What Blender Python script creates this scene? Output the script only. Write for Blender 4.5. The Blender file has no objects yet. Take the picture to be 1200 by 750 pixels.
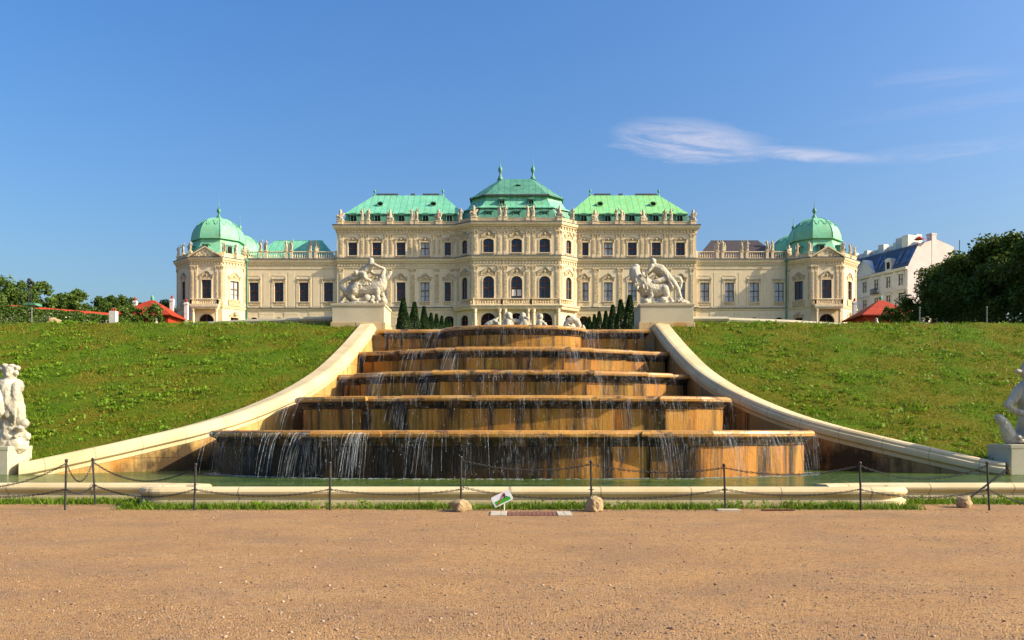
import bpy, bmesh, math, random
import numpy as np
from mathutils import Vector, Matrix
R = random.Random(7)
rng = np.random.default_rng(7)
scn = bpy.context.scene
COL = scn.collection
PI = math.pi
rad = math.radians
WORLDPOS = {}

# ------------------------------------------------------------------ materials
def new_mat(name):
    m = bpy.data.materials.new(name); m.use_nodes = True
    nt = m.node_tree; nt.nodes.clear()
    out = nt.nodes.new('ShaderNodeOutputMaterial')
    p = nt.nodes.new('ShaderNodeBsdfPrincipled')
    nt.links.new(p.outputs[0], out.inputs[0])
    return m, nt, p
def N(nt, typ, **kw):
    n = nt.nodes.new(typ)
    for k, v in kw.items(): setattr(n, k, v)
    return n
def setin(nt, sock, v):
    if hasattr(v, 'is_output') or isinstance(v, bpy.types.NodeSocket): nt.links.new(v, sock)
    else: sock.default_value = v
def pos(nt, scale=(1,1,1), loc=(0,0,0), obj=False):
    if obj:
        s = N(nt, 'ShaderNodeTexCoord').outputs['Object']
    else:
        s = N(nt, 'ShaderNodeNewGeometry').outputs['Position']
    mp = N(nt, 'ShaderNodeMapping'); mp.inputs['Scale'].default_value = scale; mp.inputs['Location'].default_value = loc
    nt.links.new(s, mp.inputs['Vector'])
    return mp.outputs[0]
def noise(nt, vec, scale, detail=4, rough=.55, dist=0):
    n = N(nt, 'ShaderNodeTexNoise'); n.inputs['Scale'].default_value = scale
    n.inputs['Detail'].default_value = detail; n.inputs['Roughness'].default_value = rough
    n.inputs['Distortion'].default_value = dist
    nt.links.new(vec, n.inputs['Vector'])
    return n.outputs['Fac']
def ramp(nt, fac, a, b, va=0., vb=1.):
    n = N(nt, 'ShaderNodeMapRange'); n.clamp = True
    nt.links.new(fac, n.inputs['Value'])
    n.inputs['From Min'].default_value = a; n.inputs['From Max'].default_value = b
    n.inputs['To Min'].default_value = va; n.inputs['To Max'].default_value = vb
    return n.outputs[0]
def mix(nt, fac, a, b, mode='MIX'):
    n = N(nt, 'ShaderNodeMix', data_type='RGBA', blend_type=mode)
    setin(nt, n.inputs[0], fac)
    for s, v in ((n.inputs[6], a), (n.inputs[7], b)):
        if isinstance(v, tuple): s.default_value = (*v[:3], 1)
        else: nt.links.new(v, s)
    return n.outputs[2]
def math_(nt, op, a, b=0.):
    n = N(nt, 'ShaderNodeMath', operation=op)
    setin(nt, n.inputs[0], a); setin(nt, n.inputs[1], b)
    return n.outputs[0]
def bump(nt, p, h, strength=.3, dist=.05):
    b = N(nt, 'ShaderNodeBump'); b.inputs['Strength'].default_value = strength; b.inputs['Distance'].default_value = dist
    nt.links.new(h, b.inputs['Height']); nt.links.new(b.outputs[0], p.inputs['Normal'])
def nmat(name, c1, c2, scale=1., rough=.8, bs=0., bscale=20., bdist=.02, stretch=(1,1,1), a=.35, b=.65, fine=None, spec=.3, metal=0):
    m, nt, p = new_mat(name)
    v = pos(nt, stretch)
    c = mix(nt, ramp(nt, noise(nt, v, scale), a, b), c1, c2)
    if fine:
        f = noise(nt, v, fine[0], 3)
        c = mix(nt, ramp(nt, f, .3, .7, 0, fine[1]), c, (fine[2]))
    nt.links.new(c, p.inputs['Base Color'])
    p.inputs['Roughness'].default_value = rough
    p.inputs['Specular IOR Level'].default_value = spec
    p.inputs['Metallic'].default_value = metal
    if bs: bump(nt, p, noise(nt, pos(nt), bscale, 5, .6), bs, bdist)
    return m
M = {}
M['stucco'] = nmat('stucco', (.86,.70,.47), (.79,.635,.40), .5, .9, .15, 6, .02, (1,1,.35), fine=(2.5,.3,(.50,.38,.23)))
M['stucco_low'] = nmat('stucco_rusticated', (.80,.63,.38), (.72,.55,.31), .6, .9, .2, 5, .03, (1,1,.4), fine=(2.5,.3,(.46,.34,.2)))
M['trim'] = nmat('carved_trim', (.86,.71,.47), (.77,.61,.375), .9, .85, .35, 9, .04, (1,1,.5), fine=(5,.45,(.42,.31,.18)))
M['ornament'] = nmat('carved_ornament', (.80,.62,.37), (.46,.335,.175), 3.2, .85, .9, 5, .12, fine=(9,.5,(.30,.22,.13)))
M['lead'] = nmat('lead_sheet', (.075,.085,.095), (.11,.115,.115), 1.5, .55)
M['slate'] = nmat('brown_slate', (.075,.055,.055), (.05,.042,.045), 3, .6, .3, 12)
M['wood'] = nmat('brown_window_wood', (.17,.055,.022), (.10,.035,.016), 3, .5)
M['glass'] = nmat('dark_window_glass', (.010,.016,.034), (.022,.032,.06), .7, .06, .25, .9, .05, spec=.5)
M['curtain_glare'] = nmat('curtain_and_glare_glass', (.50,.53,.52), (.32,.36,.38), 2.2, .18, stretch=(3,3,.6), spec=.5)  # curtained panes; also paints the bright reflection in one tower window
M['void'] = nmat('dark_interior', (.008,.007,.007), (.014,.012,.012), 1, .9)
M['marble'] = nmat('white_marble', (.66,.61,.48), (.50,.455,.35), 1.6, .6, .25, 14, .02, (1,1,.35), fine=(4,.8,(.27,.235,.17)))
M['roofstone'] = nmat('weathered_statue_stone', (.62,.52,.36), (.42,.345,.235), 2.2, .85, .3, 8, .04, fine=(6,.5,(.28,.23,.16)))
M['plinth'] = nmat('plinth_stone', (.56,.50,.35), (.47,.42,.29), .8, .75, .15, 25, .01, fine=(9,.3,(.36,.31,.21)))
M['bark'] = nmat('bark', (.10,.07,.045), (.055,.04,.028), 6, .9, .5, 20)
M['kerb'] = nmat('kerb_stone', (.58,.48,.30), (.47,.375,.22), .7, .75, .2, 22, .012, fine=(8,.45,(.38,.30,.17)))
M['post_grey'] = nmat('grey_post_stone', (.20,.19,.17), (.15,.14,.13), 5, .9)
M['iron'] = nmat('dark_iron', (.035,.037,.04), (.06,.055,.05), 20, .5, metal=.4)
M['redtile'] = nmat('red_roof_tile', (.42,.045,.012), (.30,.03,.010), 1.4, .75, .5, 9, .05, fine=(8,.4,(.25,.03,.012)))
M['white'] = nmat('white_render', (.74,.70,.64), (.62,.58,.52), 2, .85)
M['brick'] = nmat('old_brick', (.22,.095,.06), (.15,.065,.045), 9, .85, .4, 30)
M['rock'] = nmat('rough_boulder', (.50,.36,.19), (.30,.21,.11), 5, .9, .8, 18, .05, fine=(22,.4,(.22,.16,.1)))
M['signwhite'] = nmat('sign_white', (.82,.82,.80), (.76,.76,.74), 6, .4)
M['signgreen'] = nmat('sign_green', (.06,.40,.03), (.05,.34,.03), 6, .4)
M['signred'] = nmat('sign_red', (.60,.02,.05), (.5,.02,.04), 6, .4)
M['signblack'] = nmat('sign_black', (.02,.02,.02), (.03,.03,.03), 6, .4)
M['grey_render'] = nmat('grey_white_render', (.60,.585,.58), (.50,.49,.49), .8, .9, fine=(4,.3,(.4,.39,.39)))
M['pink_render'] = nmat('pinkish_render', (.62,.53,.50), (.54,.45,.43), .4, .9)
M['blue_slate'] = nmat('blue_slate', (.055,.065,.10), (.085,.10,.14), 2.5, .5, .2, 8)
M['skylight'] = nmat('skylight_glass', (.06,.10,.22), (.10,.16,.30), 1, .1)
M['concrete'] = nmat('pale_slab', (.50,.44,.34), (.40,.34,.26), 6, .9, .3, 30)

def copper(name, c1, c2, c3, seam=1.05, axis=0):
    m, nt, p = new_mat(name)
    v = pos(nt)
    c = mix(nt, ramp(nt, noise(nt, pos(nt,(1,1,.5)), .55), .35, .65), c1, c2)
    c = mix(nt, ramp(nt, noise(nt, pos(nt,(2.2,2.2,.5)), 1.1, 5), .52, .7, 0, .85), c, c3)
    c = mix(nt, ramp(nt, noise(nt, pos(nt,(3.2,3.2,.22),(4,1,0)), 1., 6, .65), .5, .72, 0, .6), c, tuple(x*.5 for x in c1))
    sep = N(nt, 'ShaderNodeSeparateXYZ'); nt.links.new(v, sep.inputs[0])
    fr = math_(nt, 'FRACT', math_(nt, 'MULTIPLY', sep.outputs[axis], 1/seam))
    ln = math_(nt, 'LESS_THAN', fr, .10)
    c = mix(nt, math_(nt, 'MULTIPLY', ln, .55), c, tuple(x*.45 for x in c1))
    nt.links.new(c, p.inputs['Base Color'])
    p.inputs['Roughness'].default_value = .55
    h = math_(nt, 'ADD', math_(nt, 'MULTIPLY', ln, .6), noise(nt, v, 1.6, 3))
    bump(nt, p, h, .5, .08)
    return m
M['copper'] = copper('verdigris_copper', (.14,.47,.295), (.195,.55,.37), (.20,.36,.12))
M['copper_lit'] = copper('sunlit_copper', (.19,.53,.20), (.25,.60,.26), (.36,.44,.06))  # sunlit yellow of the right roof put into the copper colour
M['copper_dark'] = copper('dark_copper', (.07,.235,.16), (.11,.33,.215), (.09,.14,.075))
M['copper_plain'] = nmat('dome_copper', (.17,.53,.34), (.23,.58,.39), .5, .55, .3, 2.5, .08, fine=(1.2,.6,(.22,.36,.13)))
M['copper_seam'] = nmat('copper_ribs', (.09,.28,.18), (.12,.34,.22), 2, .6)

def stone_blocks(name, w=1.15, h=.62, base=(.56,.41,.215), base2=(.47,.32,.15), rust=.5, dark=.3, rough=.75, vscale=1.0, xs=None, splash_shade=False):
    """ashlar with rust and algae streaks: block joints come from x (and y) along and z up"""
    m, nt, p = new_mat(name)
    g = N(nt, 'ShaderNodeNewGeometry')
    sep = N(nt, 'ShaderNodeSeparateXYZ'); nt.links.new(g.outputs['Position'], sep.inputs[0])
    along = math_(nt, 'ADD', sep.outputs[0], math_(nt, 'MULTIPLY', sep.outputs[1], .83))
    cmb = N(nt, 'ShaderNodeCombineXYZ'); nt.links.new(along, cmb.inputs[0]); nt.links.new(sep.outputs[2], cmb.inputs[1])
    br = N(nt, 'ShaderNodeTexBrick'); nt.links.new(cmb.outputs[0], br.inputs['Vector'])
    br.inputs['Scale'].default_value = 1; br.inputs['Brick Width'].default_value = w; br.inputs['Row Height'].default_value = h
    br.inputs['Mortar Size'].default_value = .012; br.inputs['Mortar Smooth'].default_value = .3
    br.inputs['Color1'].default_value = (*base,1); br.inputs['Color2'].default_value = (*base2,1)
    br.inputs['Mortar'].default_value = (.14,.09,.05,1); br.offset = .5
    c = br.outputs['Color']
    c = mix(nt, ramp(nt, noise(nt, pos(nt), 1.3, 5), .35, .7, 0, .6), c, tuple(x*.72 for x in base2))
    st = noise(nt, pos(nt, (1.0,1.0,.35*vscale)), 1.1, 6, .6, .4)
    c = mix(nt, ramp(nt, st, .62-.28*rust, .78-.2*rust, 0, .9), c, (.50,.20,.032))
    st2 = noise(nt, pos(nt, (2.2,2.2,.22*vscale), (5,9,0)), 1.0, 6, .65, .3)
    c = mix(nt, ramp(nt, st2, .74-.36*dark, .86-.30*dark, 0, .95), c, (.022,.017,.012))
    st3 = noise(nt, pos(nt, (5,5,.12), (1,3,0)), 1.0, 4, .6)
    c = mix(nt, ramp(nt, st3, .62-.1*dark, .74-.1*dark, 0, .75), c, (.045,.03,.018))
    if splash_shade:   # painted shade and black algae beside the ends of the lowest tier
        nn_=math_(nt,'MULTIPLY',math_(nt,'SUBTRACT',noise(nt,pos(nt,(1.4,1.4,.8)),1.2,6,.7),.5),3.4)
        dx_=math_(nt,'ABSOLUTE',math_(nt,'SUBTRACT',math_(nt,'ABSOLUTE',sep.outputs[0]),10.6))
        e=math_(nt,'ADD',math_(nt,'ADD',math_(nt,'MULTIPLY',dx_,.8),math_(nt,'MULTIPLY',math_(nt,'MAXIMUM',math_(nt,'SUBTRACT',sep.outputs[2],.6),0.),1.3)),nn_)
        c=mix(nt,ramp(nt,e,.5,1.5,.92,0.),c,(.03,.02,.012))
    if xs:   # algae mat and painted shade over the left and middle bays, broken up by noise
        e=math_(nt,'ADD',sep.outputs[0],math_(nt,'MULTIPLY',math_(nt,'SUBTRACT',noise(nt,pos(nt,(1.6,1.6,.25)),1.0,5,.65),.5),7.))
        k=ramp(nt,e,xs[0],xs[1],.93,0.)
        e2=math_(nt,'ABSOLUTE',math_(nt,'SUBTRACT',math_(nt,'ADD',sep.outputs[0],math_(nt,'MULTIPLY',math_(nt,'SUBTRACT',noise(nt,pos(nt,(2,2,.4),(3,0,0)),1.1,5,.65),.5),2.2)),4.5))
        k=math_(nt,'MAXIMUM',k,ramp(nt,e2,.3,1.0,.9,0.))
        c=mix(nt,k,c,(.012,.009,.006))
    nt.links.new(c, p.inputs['Base Color'])
    p.inputs['Roughness'].default_value = rough; p.inputs['Specular IOR Level'].default_value = .2
    h_ = math_(nt, 'ADD', math_(nt, 'MULTIPLY', br.outputs['Fac'], -1.), math_(nt, 'MULTIPLY', noise(nt, pos(nt), 9, 6, .65), .8))
    bump(nt, p, h_, .55, .03)
    return m
M['wallstone'] = stone_blocks('retaining_wall_stone', 1.5, .75, (.58,.40,.155), (.50,.315,.10), .6, .3, splash_shade=True)
M['wallstone_shade'] = stone_blocks('shaded_wall_stone', 1.5, .75, (.40,.28,.12), (.32,.205,.08), .5, .5, splash_shade=True)  # darker copy of the left wall's stone: right wall's shade in the colour
M['tierstone'] = stone_blocks('cascade_stone', .95, 1.4, (.48,.26,.036), (.38,.18,.02), .75, .72, .6)
M['lip_dark'] = nmat('dark_moulding', (.022,.015,.009), (.19,.095,.03), 1.6, .55, .4, 12, .02, stretch=(1.6,1.6,.5), a=.42, b=.68)  # near-black to brown noise for the moulding under each lip
M['tierstone_dark'] = stone_blocks('algae_and_shade_cascade_stone', 1.05, 1.6, (.52,.26,.032), (.40,.17,.018), .75, .85, .5, xs=(.6,2.6))  # algae, with the shade of the unlit bays painted into the colour
M['pedstone'] = stone_blocks('pedestal_foot_stone', 1.3, .8, (.58,.46,.26), (.52,.39,.2), .32, .05)

def lip_mat():
    m, nt, p = new_mat('cascade_lip_stone')
    c = mix(nt, ramp(nt, noise(nt, pos(nt,(.8,.8,2)), 1.2, 5), .35, .65), (.52,.265,.045), (.36,.165,.028))
    c = mix(nt, ramp(nt, noise(nt, pos(nt,(1.2,1.2,3),(3,3,3)), 1.7, 6, .65), .52, .64, 0, .9), c, (.05,.032,.02))
    c = mix(nt, ramp(nt, noise(nt, pos(nt,(.5,.5,2),(7,1,3)), 1.5, 4), .58, .68, 0, .7), c, (.50,.33,.12))
    nt.links.new(c, p.inputs['Base Color'])
    nt.links.new(ramp(nt, noise(nt, pos(nt,(.6,.6,1),(2,8,1)), .9, 4), .4, .6, .32, .7), p.inputs['Roughness'])
    bump(nt, p, noise(nt, pos(nt), 10, 6, .65), .4, .03)
    return m
M['lip'] = lip_mat()
def coping_mat(name='pale_coping_stone', straight=False):
    m, nt, p = new_mat(name)
    g = N(nt, 'ShaderNodeNewGeometry')
    sep = N(nt, 'ShaderNodeSeparateXYZ'); nt.links.new(g.outputs['Position'], sep.inputs[0])
    fr = math_(nt, 'FRACT', math_(nt, 'MULTIPLY', math_(nt,'ADD',math_(nt,'ABSOLUTE',sep.outputs[0]), math_(nt,'MULTIPLY',sep.outputs[1],0. if straight else -1.)), .53))
    ln = math_(nt, 'LESS_THAN', fr, .016)
    c = mix(nt, ramp(nt, noise(nt, pos(nt), .8, 5), .35, .65), (.64,.51,.29), (.53,.41,.21))
    c = mix(nt, ramp(nt, noise(nt, pos(nt), 7, 6, .7), .55, .75, 0, .5), c, (.40,.32,.19))
    c = mix(nt, math_(nt, 'MULTIPLY', ln, .75), c, (.22,.17,.10))
    nt.links.new(c, p.inputs['Base Color']); p.inputs['Roughness'].default_value = .75
    bump(nt, p, noise(nt, pos(nt), 30, 4), .15, .01)
    return m
M['coping'] = coping_mat()
M['kerb'] = coping_mat('kerb_stone_jointed', True)

def lawn_mat(name, g1, g2, dry, dryamt):
    m, nt, p = new_mat(name)
    c = mix(nt, ramp(nt, noise(nt, pos(nt), 1.1, 6, .7), .4, .6), g1, g2)
    c = mix(nt, ramp(nt, noise(nt, pos(nt,(1,1,1),(4,4,0)), .33, 6, .65), .62-.25*dryamt, .72-.2*dryamt, 0, .85), c, dry)
    c = mix(nt, ramp(nt, noise(nt, pos(nt), 9, 5, .7), .42, .68, 0, .7), c, tuple(x*.45 for x in g1))
    c = mix(nt, ramp(nt, noise(nt, pos(nt,(1,1,1),(8,2,0)), 22, 3, .7), .55, .75, 0, .5), c, tuple(min(1,x*1.5) for x in g2))
    nt.links.new(c, p.inputs['Base Color']); p.inputs['Roughness'].default_value = .95; p.inputs['Specular IOR Level'].default_value = .1
    bump(nt, p, noise(nt, pos(nt), 7, 8, .75), 1., .18)
    return m
M['lawn'] = lawn_mat('lawn_turf', (.080,.150,.004), (.115,.205,.007), (.185,.15,.010), .85)
M['terrace'] = lawn_mat('terrace_gravel_and_turf', (.09,.12,.02), (.11,.14,.025), (.30,.24,.14), .4)

def leaf_mat(name, c1, c2, scale=.6, trans=.25):
    m, nt, p = new_mat(name)
    c = mix(nt, ramp(nt, noise(nt, pos(nt), scale, 4, .6), .35, .65), c1, c2)
    c = mix(nt, ramp(nt, noise(nt, pos(nt), scale*9, 2), .4, .7, 0, .5), c, tuple(x*.6 for x in c1))
    nt.links.new(c, p.inputs['Base Color']); p.inputs['Roughness'].default_value = .6; p.inputs['Specular IOR Level'].default_value = .25
    out = [n for n in nt.nodes if n.type == 'OUTPUT_MATERIAL'][0]
    t = N(nt, 'ShaderNodeBsdfTranslucent'); nt.links.new(c, t.inputs[0])
    ms = N(nt, 'ShaderNodeMixShader'); ms.inputs[0].default_value = trans
    nt.links.new(p.outputs[0], ms.inputs[1]); nt.links.new(t.outputs[0], ms.inputs[2]); nt.links.new(ms.outputs[0], out.inputs[0])
    return m
M['blade'] = leaf_mat('grass_blades', (.095,.165,.004), (.165,.24,.008), .9, .35)
M['blade_dry'] = leaf_mat('dry_grass_blades', (.25,.20,.015), (.27,.20,.03), .9, .3)
M['weed'] = leaf_mat('weed_leaves', (.12,.24,.008), (.22,.34,.018), 1.2, .35)
M['kerbgrass'] = leaf_mat('kerb_grass', (.11,.20,.010), (.19,.29,.018), 1.5, .35)
M['yew'] = leaf_mat('yew_leaves', (.022,.055,.010), (.035,.080,.014), 1.2, .1)
M['leaf_dark'] = leaf_mat('dark_tree_leaves', (.055,.10,.010), (.12,.165,.018), .5, .2)
M['leaf_mid'] = leaf_mat('tree_leaves', (.075,.135,.018), (.12,.18,.028), .4, .25)
M['leaf_hedge'] = leaf_mat('hedge_leaves', (.055,.105,.014), (.09,.15,.022), .5, .25)

def gravel_mat():
    m, nt, p = new_mat('tan_gravel')
    v = pos(nt)
    c = mix(nt, ramp(nt, noise(nt, v, .5, 5, .6), .35, .65), (.60,.335,.138), (.50,.275,.112))
    c = mix(nt, ramp(nt, noise(nt, pos(nt,(.35,1,1)), 1.6, 5), .5, .72, 0, .55), c, (.58,.37,.18))
    vo = N(nt, 'ShaderNodeTexVoronoi'); vo.inputs['Scale'].default_value = 75; nt.links.new(v, vo.inputs['Vector'])
    sepc = N(nt, 'ShaderNodeSeparateColor'); nt.links.new(vo.outputs['Color'], sepc.inputs[0])
    c = mix(nt, ramp(nt, noise(nt, pos(nt,(.7,1,1),(2,7,0)), .8, 8, .75), .46, .68, 0, .75), c, (.33,.205,.13))
    c = mix(nt, ramp(nt, noise(nt, pos(nt,(1,1,1),(2,9,0)), 11, 5, .75), .5, .7, 0, .55), c, (.24,.15,.09))
    c = mix(nt, ramp(nt, sepc.outputs[0], .66, .95, 0, .7), c, (.15,.095,.065))
    c = mix(nt, ramp(nt, sepc.outputs[1], .82, .97, 0, .6), c, (.56,.42,.28))
    vo2 = N(nt, 'ShaderNodeTexVoronoi'); vo2.inputs['Scale'].default_value = 24; nt.links.new(v, vo2.inputs['Vector'])
    sc2 = N(nt, 'ShaderNodeSeparateColor'); nt.links.new(vo2.outputs['Color'], sc2.inputs[0])
    c = mix(nt, ramp(nt, sc2.outputs[2], .8, .98, 0, .35), c, (.19,.12,.075))
    nt.links.new(c, p.inputs['Base Color']); p.inputs['Roughness'].default_value = .95; p.inputs['Specular IOR Level'].default_value = .15
    h = math_(nt, 'ADD', math_(nt, 'MULTIPLY', vo.outputs['Distance'], -1.2), math_(nt,'MULTIPLY',noise(nt, v, 14, 6, .75),1.6))
    h = math_(nt, 'ADD', h, math_(nt, 'MULTIPLY', noise(nt, v, 2.2, 4), 2.2))
    bump(nt, p, h, .85, .03)
    return m
M['gravel'] = gravel_mat()
M['pebble'] = nmat('loose_pebbles', (.46,.35,.26), (.075,.06,.058), 9, .85, a=.45, b=.55, fine=(31,.8,(.40,.22,.11)))
def water_mat(name, c1, c2, bs=.35, scale=3.2):
    m, nt, p = new_mat(name)
    c = mix(nt, ramp(nt, noise(nt, pos(nt,(.4,1,1)), .8, 4), .35, .65), c1, c2)
    nt.links.new(c, p.inputs['Base Color']); p.inputs['Roughness'].default_value = .12; p.inputs['IOR'].default_value = 1.33; p.inputs['Specular IOR Level'].default_value = .45
    h = math_(nt, 'ADD', noise(nt, pos(nt,(.55,1,1)), scale, 5, .6, .6), math_(nt,'MULTIPLY',noise(nt, pos(nt,(.7,1,1),(3,1,0)), scale*3.4, 3),.35))
    bump(nt, p, h, bs, .22)
    return m
M['water'] = water_mat('green_pool_water', (.10,.14,.016), (.035,.08,.014), 1.)
M['basinwater'] = water_mat('basin_water', (.03,.045,.02), (.05,.06,.025), .5, 4)
def fall_mat():
    m, nt, p = new_mat('falling_water')
    p.inputs['Base Color'].default_value = (.62,.68,.76,1); p.inputs['Roughness'].default_value = .15
    p.inputs['IOR'].default_value = 1.33
    out = [n for n in nt.nodes if n.type == 'OUTPUT_MATERIAL'][0]
    t = N(nt, 'ShaderNodeBsdfTransparent')
    ms = N(nt, 'ShaderNodeMixShader')
    nt.links.new(ramp(nt, noise(nt, pos(nt,(9,9,1.6)), 2.5, 4, .7), .38, .68, .03, .34), ms.inputs[0])
    nt.links.new(t.outputs[0], ms.inputs[1]); nt.links.new(p.outputs[0], ms.inputs[2]); nt.links.new(ms.outputs[0], out.inputs[0])
    return m
M['fall'] = fall_mat()
def sheet_mat():
    m, nt, p = new_mat('falling_water_sheet')
    p.inputs['Base Color'].default_value=(.70,.72,.74,1); p.inputs['Roughness'].default_value=.2
    out=[n for n in nt.nodes if n.type=='OUTPUT_MATERIAL'][0]; t=N(nt,'ShaderNodeBsdfTransparent'); ms=N(nt,'ShaderNodeMixShader')
    a=ramp(nt,noise(nt,pos(nt,(26,26,1.1)),1.,5,.7),.52,.72,0,1); b=ramp(nt,noise(nt,pos(nt,(2.2,2.2,.5),(3,3,3)),1.,4,.6),.4,.62,.1,1)
    c_=ramp(nt,noise(nt,pos(nt,(30,30,14)),1.,3,.6),.42,.6,.25,1)
    nt.links.new(math_(nt,'MULTIPLY',math_(nt,'MULTIPLY',math_(nt,'MULTIPLY',a,b),c_),.36),ms.inputs[0])
    nt.links.new(t.outputs[0],ms.inputs[1]); nt.links.new(p.outputs[0],ms.inputs[2]); nt.links.new(ms.outputs[0],out.inputs[0]); return m
M['sheet'] = sheet_mat()

# ------------------------------------------------------------------ builders
def tag(o, label=None, cat=None, group=None, kind=None):
    if label: o['label'] = label
    if cat: o['category'] = cat
    if group: o['group'] = group
    if kind: o['kind'] = kind
    return o
def empty(name, loc, label=None, cat=None, group=None):
    o = bpy.data.objects.new(name, None); COL.objects.link(o); o.location = loc; o.empty_display_size = .3
    WORLDPOS[o.name] = Vector(loc)
    return tag(o, label, cat, group)
def wpos(o): return WORLDPOS[o.name]
def link(name, me, parent=None, loc=(0,0,0), rotz=0, local=False):
    o = bpy.data.objects.new(name, me); COL.objects.link(o)
    w = Vector(loc)
    if parent is not None:
        o.parent = parent
        if not local: o.location = w - wpos(parent)
        else: o.location = w
    else: o.location = w
    o.rotation_euler = (0,0,rotz)
    WORLDPOS[o.name] = w if not local else (wpos(parent)+w if parent is not None else w)
    return o
class MB:
    def __init__(s): s.v=[]; s.f=[]; s.m=[]
    def add(s, vs, fs, mi=0):
        b=len(s.v); s.v += [tuple(q) for q in vs]
        for f in fs: s.f.append(tuple(b+i for i in f)); s.m.append(mi)
        return s
    def hexa(s, p, mi=0):   # 8 pts: bottom ring 0-3 ccw, top ring 4-7
        return s.add(p, [(3,2,1,0),(4,5,6,7),(0,1,5,4),(1,2,6,5),(2,3,7,6),(3,0,4,7)], mi)
    def box(s, x0,x1,y0,y1,z0,z1, mi=0):
        return s.hexa([(x0,y0,z0),(x1,y0,z0),(x1,y1,z0),(x0,y1,z0),(x0,y0,z1),(x1,y0,z1),(x1,y1,z1),(x0,y1,z1)], mi)
    def fbox(s, F, u0,u1,v0,v1,z0,z1, mi=0):   # v outward
        q=lambda u,v,z: fp(F,u,v,z)
        return s.hexa([q(u0,v1,z0),q(u1,v1,z0),q(u1,v0,z0),q(u0,v0,z0),q(u0,v1,z1),q(u1,v1,z1),q(u1,v0,z1),q(u0,v0,z1)], mi)
    def lathe(s, cx,cy, prof, n=12, mi=0, sx=1, sy=1, ph=0, cap=True):
        vs=[]; fs=[]
        for r,z in prof:
            for k in range(n):
                a=ph+2*PI*k/n; vs.append((cx+sx*r*math.cos(a), cy+sy*r*math.sin(a), z))
        m=len(prof)
        for j in range(m-1):
            for k in range(n):
                a=j*n+k; b=j*n+(k+1)%n; fs.append((a,b,b+n,a+n))
        if cap: fs.append(tuple(range(n-1,-1,-1))); fs.append(tuple((m-1)*n+k for k in range(n)))
        return s.add(vs,fs,mi)
    def tube(s, pts, r, n=6, mi=0, cap=True):
        pts=[Vector(p) for p in pts]; m=len(pts)
        rs = r if isinstance(r,(list,tuple)) else [r]*m
        vs=[]; fs=[]
        up=None
        for i,p in enumerate(pts):
            d=(pts[min(i+1,m-1)]-pts[max(i-1,0)])
            if d.length<1e-9: d=Vector((0,0,1))
            d.normalize()
            if up is None:
                up=Vector((0,0,1)) if abs(d.z)<.9 else Vector((1,0,0))
            a=d.cross(up)
            if a.length<1e-6: a=d.cross(Vector((0,1,0)))
            a.normalize(); b=d.cross(a); up=-b if False else up
            for k in range(n):
                t=2*PI*k/n; vs.append(p+a*rs[i]*math.cos(t)+b*rs[i]*math.sin(t))
        for i in range(m-1):
            for k in range(n):
                q=i*n+k; w=i*n+(k+1)%n; fs.append((q,q+n,w+n,w))
        if cap: fs.append(tuple(range(n))); fs.append(tuple((m-1)*n+k for k in range(n-1,-1,-1)))
        return s.add(vs,fs,mi)
    def sweep(s, path, prof, mi=0, closedprof=False, cap=True):
        """path of (x,y[,z0]); prof of (out,z); outward = right of travel"""
        P=[Vector((p[0],p[1])) for p in path]; Z=[p[2] if len(p)>2 else 0 for p in path]; n=len(P); vs=[]; fs=[]
        for i in range(n):
            d0=(P[i]-P[i-1]).normalized() if i>0 else None
            d1=(P[i+1]-P[i]).normalized() if i<n-1 else None
            if d0 is None: d0=d1
            if d1 is None: d1=d0
            n0=Vector((d0.y,-d0.x)); n1=Vector((d1.y,-d1.x)); b=n0+n1
            b=n1.copy() if b.length<1e-6 else b.normalized()
            sc=1/max(.35,b.dot(n0))
            for o,z in prof: vs.append((P[i].x+b.x*o*sc, P[i].y+b.y*o*sc, Z[i]+z))
        m=len(prof); mm=m if closedprof else m-1
        for i in range(n-1):
            for j in range(mm):
                a=i*m+j; b=i*m+(j+1)%m; fs.append((a,b,b+m,a+m))
        if cap and m>2: fs.append(tuple(range(m))); fs.append(tuple((n-1)*m+j for j in range(m-1,-1,-1)))
        return s.add(vs,fs,mi)
    def loft(s, rings, mi=0, cap=True, capb=False):
        n=len(rings[0]); vs=[p for r in rings for p in r]; fs=[]
        for i in range(len(rings)-1):
            for k in range(n):
                a=i*n+k; b=i*n+(k+1)%n; fs.append((a,b,b+n,a+n))
        if cap: fs.append(tuple((len(rings)-1)*n+k for k in range(n)))
        if capb: fs.append(tuple(range(n-1,-1,-1)))
        return s.add(vs,fs,mi)
    def prism(s, poly, axis_pts, mi=0):
        """poly: list of 3D points; extrude by vector axis_pts"""
        n=len(poly); a=Vector(axis_pts); vs=list(poly)+[tuple(Vector(p)+a) for p in poly]
        fs=[tuple(range(n-1,-1,-1)), tuple(range(n,2*n))]+[(k,(k+1)%n,n+(k+1)%n,n+k) for k in range(n)]
        return s.add(vs,fs,mi)
    def mesh(s, name, mats, smooth=False, fix=True):
        me=bpy.data.meshes.new(name); me.from_pydata(s.v,[],s.f)
        if not isinstance(mats,(list,tuple)): mats=[mats]
        for m in mats: me.materials.append(m)
        if len(mats)>1: me.polygons.foreach_set('material_index', s.m)
        if fix:
            bm=bmesh.new(); bm.from_mesh(me); bmesh.ops.recalc_face_normals(bm, faces=bm.faces); bm.to_mesh(me); bm.free()
        if smooth: me.polygons.foreach_set('use_smooth', [True]*len(me.polygons))
        me.update(); return me
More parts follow.
